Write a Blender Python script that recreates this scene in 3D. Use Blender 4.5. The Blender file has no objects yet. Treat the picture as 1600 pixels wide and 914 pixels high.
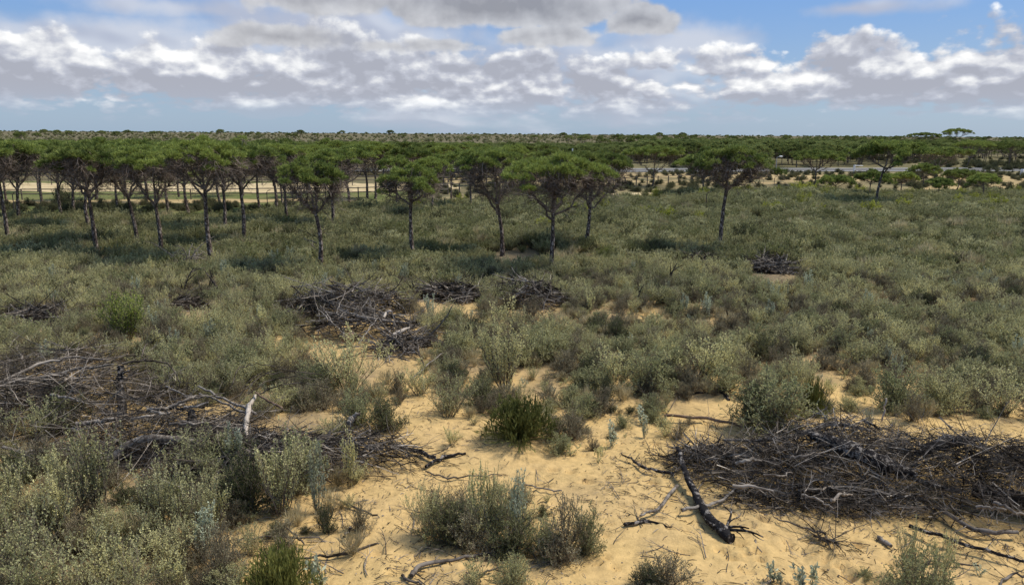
import bpy, math, random
import numpy as np
from mathutils import Vector, Matrix
PI = math.pi
R_ = math.radians
sc = bpy.context.scene
C = sc.collection

# ------------------------------------------------------------------ camera
CAM_H, PITCH, ROLL, FPX = 6.0, 12.1, 0.36, 1155.0
cd = bpy.data.cameras.new('camera'); cam = bpy.data.objects.new('camera', cd); C.objects.link(cam)
cd.sensor_width = 36.0; cd.lens = 36.0 * FPX / 1600.0; cd.clip_end = 20000; cd.clip_start = 0.1
cam.location = (0, 0, CAM_H)
CM = Matrix.Rotation(R_(90 - PITCH), 3, 'X') @ Matrix.Rotation(R_(ROLL), 3, 'Z')
cam.rotation_euler = CM.to_euler()
sc.camera = cam

def pray(px, py):
    return (CM @ Vector(((px - 800) / FPX, (457 - py) / FPX, -1.0)))
def gp(px, py, z=0.0):
    d = pray(px, py); t = (z - CAM_H) / min(d.z, -1e-4)
    return Vector((d.x * t, d.y * t, z))
def zat(py, px, y):                      # height at which pixel (px, py) passes forward distance y
    d = pray(px, py); return CAM_H + d.z * y / d.y
def suv(px, py):                         # azimuth and slope of a sky direction
    d = pray(px, py); return math.atan2(d.x, d.y), d.z / math.hypot(d.x, d.y)

# ------------------------------------------------------------------ node helper
class NT:
    def __init__(s, tree): s.t = tree; s.n = tree.nodes; s.l = tree.links
    def new(s, typ, **kw):
        n = s.n.new(typ)
        for k, v in kw.items(): setattr(n, k, v)
        return n
    def put(s, sock, v):
        if isinstance(v, bpy.types.NodeSocket): s.l.new(v, sock)
        elif v is not None:
            if isinstance(v, tuple) and len(v) == 3 and sock.type == 'RGBA': v = (*v, 1)
            sock.default_value = v
    def m(s, op, a, b=None, c=None, clamp=False):
        n = s.new('ShaderNodeMath', operation=op, use_clamp=clamp)
        s.put(n.inputs[0], a); s.put(n.inputs[1], b); s.put(n.inputs[2], c)
        return n.outputs[0]
    def ramp(s, v, a, b, lo=0.0, hi=1.0, smooth=True):
        n = s.new('ShaderNodeMapRange', interpolation_type='SMOOTHSTEP' if smooth else 'LINEAR', clamp=True)
        for i, x in enumerate((v, a, b, lo, hi)): s.put(n.inputs[i], x)
        return n.outputs[0]
    def mix(s, f, a, b, blend='MIX'):
        n = s.new('ShaderNodeMix', data_type='RGBA', blend_type=blend)
        s.put(n.inputs[0], f); s.put(n.inputs[6], a); s.put(n.inputs[7], b)
        return n.outputs[2]
    def noise(s, vec, scale, detail=3, rough=.5, w=None, out=0, dist=0.0):
        n = s.new('ShaderNodeTexNoise')
        s.put(n.inputs['Vector'], vec); n.inputs['Scale'].default_value = scale
        n.inputs['Detail'].default_value = detail; n.inputs['Roughness'].default_value = rough
        n.inputs['Distortion'].default_value = dist
        return n.outputs[out]

# ------------------------------------------------------------------ sun and sky
SUN_EL, SUN_AZ = 56.0, 74.0              # azimuth clockwise from the view direction
sd = bpy.data.lights.new('sun', 'SUN'); sd.energy = 3.7; sd.angle = R_(14); sd.color = (1.0, .95, .86)
sun = bpy.data.objects.new('sun', sd); C.objects.link(sun)
sdir = Vector((math.sin(R_(SUN_AZ)) * math.cos(R_(SUN_EL)), math.cos(R_(SUN_AZ)) * math.cos(R_(SUN_EL)), math.sin(R_(SUN_EL))))
sun.rotation_euler = (-sdir).to_track_quat('-Z', 'Y').to_euler()

W = bpy.data.worlds.new('World'); sc.world = W; W.use_nodes = True
w = NT(W.node_tree); w.n.clear()
tc = w.new('ShaderNodeTexCoord'); sx = w.new('ShaderNodeSeparateXYZ'); w.l.new(tc.outputs['Generated'], sx.inputs[0])
X, Y, Z = sx.outputs
U = w.m('ARCTAN2', X, Y)
V = w.m('DIVIDE', Z, w.m('MAXIMUM', w.m('SQRT', w.m('ADD', w.m('MULTIPLY', X, X), w.m('MULTIPLY', Y, Y))), .02))
sky = w.new('ShaderNodeTexSky', sky_type='NISHITA'); sky.sun_disc = False
sky.sun_elevation = R_(SUN_EL); sky.sun_rotation = R_(SUN_AZ); sky.air_density = 1.0; sky.dust_density = .6; sky.ozone_density = 2.0
SKY_S = 0.085

def ellipse_field(Q, Vs, ells):
    """highest of a set of soft lumps with flattened bases (px, py, half width, half height, base py, weight)"""
    best = None
    for (px, py, rx, ry, by, wt) in ells:
        u0, v0 = suv(px, py)
        a = w.new('ShaderNodeVectorMath', operation='SUBTRACT'); w.put(a.inputs[0], Q); a.inputs[1].default_value = (u0, v0, 0)
        b = w.new('ShaderNodeVectorMath', operation='MULTIPLY'); w.put(b.inputs[0], a.outputs[0]); b.inputs[1].default_value = (1155 / rx, 1155 / ry, 0)
        c = w.new('ShaderNodeVectorMath', operation='LENGTH'); w.put(c.inputs[0], b.outputs[0])
        f = w.m('MULTIPLY_ADD', c.outputs['Value'], -wt, wt)
        if by: f = w.m('MINIMUM', f, w.m('MULTIPLY_ADD', Vs, 45.0, -45.0 * suv(px, by)[1]))
        best = f if best is None else w.m('MAXIMUM', best, f)
    return best
def cloud_noise(Q, Vs):
    vc = w.m('MULTIPLY', w.m('LOGARITHM', w.m('MAXIMUM', w.m('ADD', Vs, .08), .02), math.e), .28)
    sp = w.new('ShaderNodeSeparateXYZ'); w.put(sp.inputs[0], Q); cx = w.new('ShaderNodeCombineXYZ'); w.put(cx.inputs[0], sp.outputs[0]); w.put(cx.inputs[1], vc)
    n = w.new('ShaderNodeTexNoise', noise_dimensions='2D'); w.put(n.inputs['Vector'], cx.outputs[0]); n.inputs['Scale'].default_value = 11; n.inputs['Detail'].default_value = 8; n.inputs['Roughness'].default_value = .56
    vo = w.new('ShaderNodeTexVoronoi', voronoi_dimensions='2D'); w.put(vo.inputs['Vector'], cx.outputs[0]); vo.inputs['Scale'].default_value = 30; vo.inputs['Detail'].default_value = 1.5; vo.inputs['Roughness'].default_value = .6
    lo = w.new('ShaderNodeTexNoise', noise_dimensions='2D'); w.put(lo.inputs['Vector'], cx.outputs[0]); lo.inputs['Scale'].default_value = 4.5; lo.inputs['Detail'].default_value = 3
    f = w.m('MULTIPLY_ADD', n.outputs[0], 2.0, -1.0)
    f = w.m('MULTIPLY_ADD', vo.outputs['Distance'], -.34, w.m('ADD', f, .16))
    return f, w.m('MULTIPLY_ADD', lo.outputs[0], 2.0, -1.0)
# (x, y, half width, half height, base y, weight)
CUM = [(60, 112, 230, 56, 168, 1.2), (330, 122, 220, 62, 176, 1.2), (560, 118, 240, 78, 185, 1.2), (780, 140, 240, 60, 190, 1.2), (520, 160, 420, 34, 188, 1.0), (930, 120, 60, 30, 146, .9),
       (40, 165, 80, 16, 176, .6), (1440, 114, 230, 64, 160, 1.3), (1290, 128, 150, 44, 158, 1.1), (1570, 120, 130, 60, 160, 1.1), (1150, 104, 110, 34, 128, .9), (1165, 140, 70, 20, 158, .9),
       (1340, 152, 170, 22, 168, .8), (1010, 96, 70, 26, 112, .8), (1060, 138, 90, 20, 156, .8), (1090, 188, 150, 18, 0, .5), (1560, 172, 120, 14, 0, .5), (960, 178, 200, 22, 0, .7), (1590, 70, 60, 20, 90, .6)]
DRK = [(790, 0, 230, 70, 52, 1.7), (500, -6, 130, 44, 28, 1.5), (860, 60, 100, 26, 76, 1.1), (1000, 40, 66, 38, 62, 1.5), (420, 60, 100, 24, 80, 1.0), (690, 72, 80, 14, 88, .8), (600, 74, 44, 14, 86, .7)]
VEI = [(100, 60, 420, 46, 0, 1.1), (300, 14, 340, 26, 0, .8), (520, 60, 360, 70, 0, 1.1), (1080, 66, 190, 50, 0, .8), (1330, 14, 120, 14, 0, .8), (800, 120, 360, 90, 0, .9)]
def comb(a, b):
    c = w.new('ShaderNodeCombineXYZ'); w.put(c.inputs[0], a); w.put(c.inputs[1], b); return c.outputs[0]
Q0 = comb(U, V); U1 = w.m('ADD', U, .004); V1 = w.m('ADD', V, .010); Q1 = comb(U1, V1)
N0, LO0 = cloud_noise(Q0, V); N1, LO1 = cloud_noise(Q1, V1)
backc = w.m('MULTIPLY_ADD', LO0, 2.2, w.ramp(V, .16, .35, -1.1, -.05))      # scattered cloud over the rest of the sky
Ec0 = w.m('MAXIMUM', ellipse_field(Q0, V, CUM), backc); Ec1 = w.m('MAXIMUM', ellipse_field(Q1, V1, CUM), backc)
Ed0 = ellipse_field(Q0, V, DRK)
Ev0 = ellipse_field(Q0, V, VEI)
hz = w.ramp(V, 0.0, .20)
clear = w.mix(hz, (.335, .475, .66), (.17, .37, .78))
sk_n = w.mix(1.0, sky.outputs[0], (SKY_S * 1.0,) * 3, 'MULTIPLY')
col = w.mix(.72, sk_n, clear)
haze = w.ramp(V, .060, .0, 0.0, .75)
# thin veil
av = w.m('MULTIPLY', w.ramp(w.m('ADD', Ev0, w.m('MULTIPLY_ADD', LO0, .9, w.m('MULTIPLY', N0, .45))), -.15, .75), .85)
col = w.mix(av, col, w.mix(w.ramp(w.m('SUBTRACT', LO0, LO1), -.06, .10), (.47, .50, .60), (.62, .65, .73)))
# heaped cloud
Dc = w.m('MULTIPLY_ADD', N0, 1.15, Ec0); Dc1 = w.m('MULTIPLY_ADD', N1, 1.15, Ec1)
ac = w.m('MULTIPLY', w.ramp(Dc, -.04, .34), w.ramp(V, .004, .045, .15, 1.0))
Lc = w.m('MULTIPLY_ADD', w.m('SUBTRACT', Dc, Dc1), 1.0, w.m('MULTIPLY', w.ramp(Dc, .9, .0), .14))
Lc = w.m('MULTIPLY_ADD', w.m('SUBTRACT', LO0, LO1), 1.8, w.m('MULTIPLY_ADD', N1, -.16, Lc))
cc = w.new('ShaderNodeValToRGB'); w.put(cc.inputs[0], w.m('ADD', Lc, .12, clamp=True))
els = cc.color_ramp.elements; els[0].position = 0; els[0].color = (.40, .42, .49, 1); els[1].position = 1; els[1].color = (1.06, 1.06, 1.05, 1)
e_ = els.new(.30); e_.color = (.50, .525, .605, 1); e_ = els.new(.60); e_.color = (.74, .755, .79, 1)
cc = w.mix(haze, cc.outputs[0], (.42, .50, .63))
col = w.mix(ac, col, cc)
# low dark cloud
Dd = w.m('MULTIPLY_ADD', N0, .6, Ed0)
ad = w.m('MULTIPLY', w.ramp(Dd, .0, .32), .93)
Ld = w.m('ADD', w.m('MULTIPLY', w.m('SUBTRACT', N0, N1), .8), w.m('MULTIPLY', w.ramp(Dd, 1.5, .1), .75), clamp=True)
col = w.mix(ad, col, w.mix(Ld, (.30, .305, .335), (.64, .65, .68)))
below = w.ramp(Z, -.03, -.005)
col = w.mix(below, (.20, .18, .14), col)
bgn = w.new('ShaderNodeBackground'); w.put(bgn.inputs[0], col); bgn.inputs[1].default_value = 0.86
wo = w.new('ShaderNodeOutputWorld'); w.l.new(bgn.outputs[0], wo.inputs[0])
W.cycles.sampling_method = 'MANUAL'; W.cycles.sample_map_resolution = 512

sc.view_settings.view_transform = 'Standard'; sc.view_settings.look = 'None'
sc.view_settings.exposure = 0.30; sc.view_settings.gamma = 1.0; sc.view_settings.use_curve_mapping = False
sc.render.engine = 'CYCLES'
sc.cycles.max_bounces = 6; sc.cycles.diffuse_bounces = 4; sc.cycles.transmission_bounces = 2; sc.cycles.transparent_max_bounces = 4

# ------------------------------------------------------------------ numeric helpers
def _hash(i, j, s):
    v = np.sin(i * 127.1 + j * 311.7 + s * 74.7) * 43758.5453
    return v - np.floor(v)
def vnoise(x, y, s=0):
    x = np.asarray(x, float); y = np.asarray(y, float)
    i = np.floor(x); j = np.floor(y); fx = x - i; fy = y - j
    fx = fx * fx * (3 - 2 * fx); fy = fy * fy * (3 - 2 * fy)
    return (_hash(i, j, s) * (1 - fx) + _hash(i + 1, j, s) * fx) * (1 - fy) + (_hash(i, j + 1, s) * (1 - fx) + _hash(i + 1, j + 1, s) * fx) * fy
def fbm(x, y, s=0, o=3):
    r = 0; a = .5
    for k in range(o): r = r + a * vnoise(x, y, s + k); x = x * 2.03 + 5.1; y = y * 2.03 + 1.7; a *= .5
    return r / (1 - .5 ** o)
pits = []
_r = random.Random(4)
for px, py in [(895, 700), (925, 715), (900, 735), (870, 790), (1010, 690), (1160, 860), (1185, 872), (1235, 858), (1280, 885), (1300, 880), (1145, 872), (1245, 905), (1080, 880), (980, 650), (960, 740), (1340, 890),
               (1290, 870), (1310, 900), (760, 890), (1330, 850), (905, 760), (940, 690), (850, 740), (1010, 760), (1190, 820)]:
    for k in range(2):
        p = gp(px + _r.uniform(-18, 18), py + _r.uniform(-9, 9)); pits.append((p.x, p.y, _r.uniform(.07, .14), _r.uniform(.05, .085)))
for k in range(170):
    p = gp(_r.uniform(350, 1600), _r.uniform(650, 910)); pits.append((p.x, p.y, _r.uniform(.06, .16), _r.uniform(.02, .07)))
def gh(x, y):
    """height of the sand"""
    x = np.asarray(x, float); y = np.asarray(y, float)
    near = np.clip((60 - y) / 25, 0, 1) * np.clip((55 - np.abs(x)) / 10, 0, 1)
    h = (fbm(x * .35, y * .35, 1, 2) - .5) * .34 + (fbm(x * 1.6, y * 1.6, 5, 3) - .5) * .10
    h = h * near
    return h
def gh1(x, y): return float(gh(np.array([x]), np.array([y]))[0])

COV = ["99999999999999999", "88997334487888789", "99997115665777888", "56599526766755788", "22267856666643476", "33222523332031254",
       "33224501021000000", "45345400000000000", "55554310000000000", "55553213300000000", "66652024410000000", "77741000000000000", "89885000101001310"]
def cov(px, py):
    px = min(max(px, 0), 1599.0) / 100; py = min(max((py - 440) / 40, 0), 11.99)
    i = int(px); j = int(py); fx = px - i; fy = py - j
    g = lambda a, b: int(COV[a][b])
    return ((g(j, i) * (1 - fx) + g(j, i + 1) * fx) * (1 - fy) + (g(j + 1, i) * (1 - fx) + g(j + 1, i + 1) * fx) * fy) / 9
CMI = np.array(CM.inverted())
def to_px(x, y, z=0):
    d = CMI @ np.array([x, y, z - CAM_H]); return 800 + FPX * d[0] / -d[2], 457 - FPX * d[1] / -d[2]

# ------------------------------------------------------------------ mesh building
class Geo:
    """collects quads"""
    def __init__(s): s.v = []; s.f = []; s.mi = []; s.n = 0
    def add(s, v, f, mat=0):
        v = np.asarray(v, float).reshape(-1, 3); f = np.asarray(f, int).reshape(-1, 4)
        s.v.append(v); s.f.append(f + s.n); s.mi.append(np.full(len(f), mat)); s.n += len(v)
    def tube(s, pts, rad, k=4, mat=0, cap=False, rough=0.0, rng=None):
        pts = np.asarray(pts, float); n = len(pts)
        rad = np.broadcast_to(np.asarray(rad, float), (n,))
        t = np.gradient(pts, axis=0); t /= np.linalg.norm(t, axis=1)[:, None] + 1e-9
        up = np.where(np.abs(t[:, 2:3]) > .9, np.array([[1., 0, 0]]), np.array([[0, 0, 1.]]))
        a = np.cross(t, up); a /= np.linalg.norm(a, axis=1)[:, None] + 1e-9
        b = np.cross(t, a)
        th = np.arange(k) * 2 * PI / k
        rr = rad[:, None] * np.ones(k)[None]
        if rough and rng is not None: rr = rr * (1 + rng.uniform(-rough, rough, rr.shape))
        ring = pts[:, None] + (a[:, None] * np.cos(th)[None, :, None] + b[:, None] * np.sin(th)[None, :, None]) * rr[:, :, None]
        i = np.arange(n - 1)[:, None]; j = np.arange(k)[None]; j2 = (j + 1) % k
        f = np.stack([i * k + j, i * k + j2, (i + 1) * k + j2, (i + 1) * k + j], -1).reshape(-1, 4)
        s.add(ring.reshape(-1, 3), f, mat)
        if cap:
            for e, r_ in ((0, ring[0]), (n - 1, ring[-1])):
                c = pts[e]; vv = np.vstack([r_, c[None]])
                ff = [[q, (q + 1) % k, k, k] for q in range(k)]
                s.caps = getattr(s, 'caps', []); s.caps.append((s.n, k)); s.v.append(vv); s.n += len(vv)
                s.f.append(np.array([[s.n - k - 1 + q, s.n - k - 1 + (q + 1) % k, s.n - 1, s.n - 1] for q in range(k)])); s.mi.append(np.full(k, mat))
    def leaves(s, p, d, nrm, ln, wd, mat=0, mid=.5):
        """diamond leaves: base p, direction d, side from nrm"""
        d = d / (np.linalg.norm(d, axis=1)[:, None] + 1e-9)
        side = np.cross(d, nrm); side /= np.linalg.norm(side, axis=1)[:, None] + 1e-9
        ln = np.asarray(ln).reshape(-1, 1) * np.ones((len(p), 1)); wd = np.asarray(wd).reshape(-1, 1) * np.ones((len(p), 1))
        v = np.stack([p, p + d * ln * mid + side * wd / 2, p + d * ln, p + d * ln * mid - side * wd / 2], 1)
        s.add(v.reshape(-1, 3), np.arange(len(p) * 4).reshape(-1, 4), mat)
    def merged(s, other, mat):
        for v in other.v: s.v.append(v)
        for f in other.f: s.f.append(f + s.n)
        for m_ in other.mi: s.mi.append(np.full(len(m_), mat))
        s.n += other.n; return s
    def mesh(s, name, mats, smooth=False):
        v = np.vstack(s.v); f = np.vstack(s.f); mi = np.concatenate(s.mi)
        me = bpy.data.meshes.new(name)
        tri = f[:, 2] == f[:, 3]
        ns = np.where(tri, 3, 4); st = np.concatenate([[0], np.cumsum(ns)[:-1]])
        keep = np.ones(f.shape, bool); keep[tri, 3] = False
        me.vertices.add(len(v)); me.vertices.foreach_set('co', v.ravel())
        me.loops.add(int(ns.sum())); me.loops.foreach_set('vertex_index', f[keep].astype(np.int32))
        me.polygons.add(len(f)); me.polygons.foreach_set('loop_start', st.astype(np.int32)); me.polygons.foreach_set('loop_total', ns.astype(np.int32))
        me.polygons.foreach_set('material_index', mi.astype(np.int32))
        me.polygons.foreach_set('use_smooth', np.full(len(f), smooth))
        for m_ in (mats if isinstance(mats, (list, tuple)) else [mats]): me.materials.append(m_)
        me.update(calc_edges=True)
        return me
def tag(o, label=None, cat=None, group=None, kind=None):
    if label: o['label'] = label
    if cat: o['category'] = cat
    if group: o['group'] = group
    if kind: o['kind'] = kind
    return o
def obj(name, me, parent=None, loc=(0, 0, 0), rz=0.0, s=1.0):
    o = bpy.data.objects.new(name, me); C.objects.link(o); o.location = loc; o.rotation_euler = (0, 0, rz)
    o.scale = (s, s, s) if np.isscalar(s) else s
    if parent: o.parent = parent
    return o
def empty(name, loc, rz=0.0, s=1.0):
    o = obj(name, None, None, loc, rz, s); o.empty_display_size = .2; return o

# ------------------------------------------------------------------ materials
def surf_mat(name, build, rough=.85, bump=None, trans=0.0):
    m = bpy.data.materials.new(name); m.use_nodes = True; g = NT(m.node_tree); g.n.clear()
    tcn = g.new('ShaderNodeTexCoord'); geo = g.new('ShaderNodeNewGeometry'); oi = g.new('ShaderNodeObjectInfo')
    c = build(g, tcn, geo, oi)
    out = g.new('ShaderNodeOutputMaterial')
    p = g.new('ShaderNodeBsdfPrincipled'); g.put(p.inputs['Base Color'], c); p.inputs['Roughness'].default_value = rough
    p.inputs['Specular IOR Level'].default_value = 0.0 if rough > .88 else .15
    if bump:
        h, strength, dist = bump(g, tcn, geo)
        b = g.new('ShaderNodeBump'); b.inputs['Strength'].default_value = strength; b.inputs['Distance'].default_value = dist
        g.put(b.inputs['Height'], h); g.l.new(b.outputs[0], p.inputs['Normal'])
    sh = p.outputs[0]
    if trans:
        t = g.new('ShaderNodeBsdfTranslucent'); g.put(t.inputs[0], c)
        mx = g.new('ShaderNodeMixShader'); mx.inputs[0].default_value = trans
        g.l.new(sh, mx.inputs[1]); g.l.new(t.outputs[0], mx.inputs[2]); sh = mx.outputs[0]
    g.l.new(sh, out.inputs[0]); return m
def leafmat(name, c1, c2, c3=None, scale=3.0, trans=.22, rough=.7, var=.35):
    """colour varies leaf by leaf, in clumps and plant by plant"""
    def b(g, tc, geo, oi):
        n = g.ramp(g.noise(tc.outputs['Object'], scale, 3, .6), .35, .65)
        c = g.mix(n, c1, c2)
        if c3: c = g.mix(g.ramp(oi.outputs['Random'], .3, 1.0), c, c3)
        isl = g.m('ADD', g.m('MULTIPLY', g.m('SUBTRACT', geo.outputs['Random Per Island'], .5), var), 1.0)
        ob = g.m('ADD', g.m('MULTIPLY', g.m('SUBTRACT', oi.outputs['Random'], .5), .6), 1.0)
        k = g.m('MULTIPLY', isl, ob)
        cb = g.new('ShaderNodeCombineXYZ'); [g.put(cb.inputs[i], k) for i in range(3)]
        return g.mix(1.0, c, cb.outputs[0], 'MULTIPLY')
    return surf_mat(name, b, rough, None, trans)
def woodmat(name, c1, c2, sc1=6.0, isl=.5, bumpy=True, stretch=1.0):
    def b(g, tc, geo, oi):
        n = g.ramp(g.noise(tc.outputs['Object'], sc1, 4, .65), .38, .62)
        c = g.mix(n, c1, c2)
        k = g.m('ADD', g.m('MULTIPLY', g.m('SUBTRACT', geo.outputs['Random Per Island'], .5), isl * 2), 1.0)
        cb = g.new('ShaderNodeCombineXYZ'); [g.put(cb.inputs[i], k) for i in range(3)]
        return g.mix(1.0, c, cb.outputs[0], 'MULTIPLY')
    return surf_mat(name, b, .9, (lambda g, tc, geo: (g.noise(tc.outputs['Object'], sc1 * 5, 4, .7), .7, .02)) if bumpy else None)
def bark(g, tc, geo, oi):
    mp = g.new('ShaderNodeMapping'); g.l.new(tc.outputs['Object'], mp.inputs[0]); mp.inputs['Scale'].default_value = (1, 1, .45)
    vo = g.new('ShaderNodeTexVoronoi', feature='DISTANCE_TO_EDGE'); g.l.new(mp.outputs[0], vo.inputs['Vector']); vo.inputs['Scale'].default_value = 11
    vc = g.new('ShaderNodeTexVoronoi'); g.l.new(mp.outputs[0], vc.inputs['Vector']); vc.inputs['Scale'].default_value = 11
    sp = g.new('ShaderNodeSeparateColor'); g.l.new(vc.outputs['Color'], sp.inputs[0])
    pl = g.mix(g.ramp(sp.outputs[0], .3, .8), (.15, .112, .09), (.36, .29, .24))
    return g.mix(g.ramp(vo.outputs['Distance'], .02, .20), (.045, .034, .028), pl)
M = {}
M['bark'] = surf_mat('pine_bark', bark, .9, lambda g, tc, geo: (g.noise(tc.outputs['Object'], 14, 4, .7), .8, .03))
M['limb'] = woodmat('pine_limb', (.14, .108, .085), (.26, .205, .165), 5, .5, False)
M['needle'] = leafmat('pine_needles', (.125, .172, .042), (.33, .375, .098), (.22, .255, .062), 1.5, .32, .6, .8)
M['needle_far'] = leafmat('pine_needles_far', (.125, .168, .050), (.31, .34, .105), (.22, .245, .085), 1.0, .35, .7, .8)
M['silver'] = leafmat('silver_leaf', (.50, .485, .225), (.66, .62, .33), (.58, .53, .25), 2.5, .45, .75, .6)
M['silver_blue'] = leafmat('blue_silver_leaf', (.40, .43, .29), (.54, .56, .40), None, 2.5, .35, .7, .4)
M['greygreen'] = leafmat('grey_green_leaf', (.33, .34, .155), (.47, .45, .225), (.40, .375, .18), 2.2, .42, .75, .6)
M['scrub'] = leafmat('scrub_leaf', (.26, .265, .120), (.37, .36, .17), (.34, .315, .15), 1.2, .4, .8, .6)
M['scrub_pale'] = leafmat('pale_scrub_leaf', (.40, .385, .20), (.53, .50, .27), None, 1.2, .42, .8, .6)
M['scrub_dark'] = leafmat('dark_scrub_leaf', (.18, .19, .07), (.28, .275, .11), None, 1.2, .35, .8, .6)
M['heath'] = leafmat('heath_leaf', (.095, .110, .046), (.16, .17, .075), (.15, .145, .062), 2.2, .3, .8, .6)
M['broom'] = leafmat('broom_green', (.125, .135, .035), (.23, .23, .065), None, 3.5, .28, .6, .5)
M['gorse'] = leafmat('yellow_green', (.27, .29, .045), (.42, .42, .07), None, 3.0, .4, .7, .4)
M['lime'] = leafmat('lime_green', (.20, .24, .05), (.31, .35, .08), None, 3.0, .35, .7, .5)
M['brown'] = leafmat('dry_leaf', (.20, .175, .10), (.31, .275, .17), None, 3.0, .3, .8, .6)
M['drystem'] = woodmat('dry_stem', (.13, .098, .066), (.25, .195, .135), 6, .5, False)
M['stem'] = woodmat('shrub_stem', (.11, .088, .068), (.19, .155, .12), 8, .4, False)
M['straw'] = leafmat('straw_blade', (.42, .35, .19), (.60, .51, .31), None, 3.0, .3, .8, .5)
M['rod'] = woodmat('dry_rod', (.14, .12, .09), (.24, .21, .165), 8, .5, False)
M['twig'] = woodmat('grey_twig', (.17, .14, .11), (.34, .29, .235), 3, .7, False)
M['twig_dark'] = woodmat('dark_twig', (.026, .021, .016), (.12, .098, .076), 3, .8, False)
M['twig_brown'] = woodmat('brown_twig', (.07, .058, .048), (.20, .17, .14), 3, .7, False)
M['greylog'] = woodmat('weathered_log', (.10, .082, .066), (.30, .26, .215), 9, .3)
M['palelog'] = woodmat('barkless_wood', (.40, .34, .27), (.56, .47, .38), 4, .1)
M['brownlog'] = woodmat('brown_log', (.12, .08, .055), (.24, .165, .11), 5, .1)
def charm(g, tc, geo, oi):
    n = g.noise(tc.outputs['Object'], 9, 5, .7)
    return g.mix(g.ramp(n, .52, .60), (.020, .017, .016), (.30, .26, .22))
M['char'] = surf_mat('charred_wood', charm, .85, lambda g, tc, geo: (g.noise(tc.outputs['Object'], 22, 4, .7), 1.0, .05))
M['cutend'] = woodmat('cut_wood', (.28, .19, .11), (.42, .30, .18), 12, .05)
M['fence'] = woodmat('fence_wood', (.11, .095, .08), (.24, .20, .16), 3, .1)
M['metal'] = surf_mat('galvanised', lambda g, tc, geo, oi: g.mix(g.noise(tc.outputs['Object'], 3), (.28, .28, .28), (.40, .40, .40)), .5)
M['rust'] = surf_mat('rusty_post', lambda g, tc, geo, oi: g.mix(g.noise(tc.outputs['Object'], 8), (.06, .045, .04), (.14, .11, .10)), .8)
M['white'] = surf_mat('white_paint', lambda g, tc, geo, oi: g.mix(g.noise(tc.outputs['Object'], 6), (.66, .66, .64), (.8, .8, .78)), .6)

def sand_build(g, tc, geo, oi):
    at = g.new('ShaderNodeVertexColor'); at.layer_name = 'soil'
    pos = geo.outputs['Position']
    n1 = g.noise(pos, .5, 5, .6); n2 = g.noise(pos, 7, 5, .65); n3 = g.noise(pos, 55, 3, .7)
    c = at.outputs['Color']
    c = g.mix(g.ramp(n1, .35, .7, 0, .22), c, (.50, .34, .19))
    k = g.m('ADD', g.m('MULTIPLY', g.ramp(n2, .3, .7), .26), .84)
    k = g.m('MULTIPLY', k, g.m('ADD', g.m('MULTIPLY', n3, .2), .9))
    cb = g.new('ShaderNodeCombineXYZ'); [g.put(cb.inputs[i], k) for i in range(3)]
    c = g.mix(1.0, c, cb.outputs[0], 'MULTIPLY')
    lit = g.m('MULTIPLY', g.ramp(g.noise(pos, 26, 4, .75), .60, .70), g.ramp(g.noise(pos, 1.4, 3, .6), .40, .62))
    return g.mix(g.m('MULTIPLY', lit, .55), c, (.16, .11, .07))
def sand_bump(g, tc, geo):
    pos = geo.outputs['Position']
    h = g.m('ADD', g.m('MULTIPLY', g.noise(pos, 3.5, 5, .6), 1.0), g.m('MULTIPLY', g.noise(pos, 30, 3, .7), .25))
    return h, .55, .08
M['sand'] = surf_mat('sand_ground', sand_build, .95, sand_bump)
def flatm(name, a, b, s, rough=.9, d=.3):
    return surf_mat(name, lambda g, tc, geo, oi: g.mix(g.ramp(g.noise(geo.outputs['Position'], s, 5, .7), .3, .7), a, b), rough)
M['track'] = flatm('pale_sand', (.42, .32, .17), (.58, .46, .27), .35)
M['orange'] = flatm('orange_sand', (.34, .245, .12), (.46, .345, .18), .3)
M['asphalt'] = flatm('asphalt', (.125, .118, .108), (.19, .18, .165), .6)
M['paint'] = flatm('road_paint', (.62, .62, .6), (.75, .75, .72), 2.0)

# ------------------------------------------------------------------ ground sheet
def poly_mask(x, y, poly, soft=1.0):
    """1 inside a world polygon"""
    ins = np.zeros(x.shape, bool); n = len(poly)
    for i in range(n):
        x1, y1 = poly[i]; x2, y2 = poly[(i + 1) % n]
        cnd = ((y1 > y) != (y2 > y)) & (x < (x2 - x1) * (y - y1) / (y2 - y1 + 1e-9) + x1)
        ins ^= cnd
    return ins.astype(float)
yy = np.concatenate([np.linspace(-14, 6, 30)[:-1], np.arange(6, 24, .065), np.arange(24, 70, .35), np.geomspace(70, 420, 130), np.geomspace(430, 9000, 50)])
tt = np.concatenate([-np.geomspace(.85, 6, 45)[::-1][:-1], np.linspace(-.85, .85, 620), np.geomspace(.85, 6, 45)[1:]])
YY, TT = np.meshgrid(yy, tt, indexing='ij')
XX = (YY + 16) * TT * .62 + TT * 8
ZZ = gh(XX, YY)
fine = np.clip((26 - YY) / 4, 0, 1)
ZZ += (fbm(XX * 5, YY * 5, 9, 3) - .5) * .035 * fine
for (px_, py_, r, dp) in pits:
    d2 = ((XX - px_) ** 2 + (YY - py_) ** 2 * 1.4) / r ** 2
    ZZ += (-dp * np.exp(-d2 * 1.6) + dp * .5 * np.exp(-(np.sqrt(d2) - 1.35) ** 2 * 8))
far = np.clip((YY - 420) / 3000, 0, 1); ZZ += far * 0.0
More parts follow.
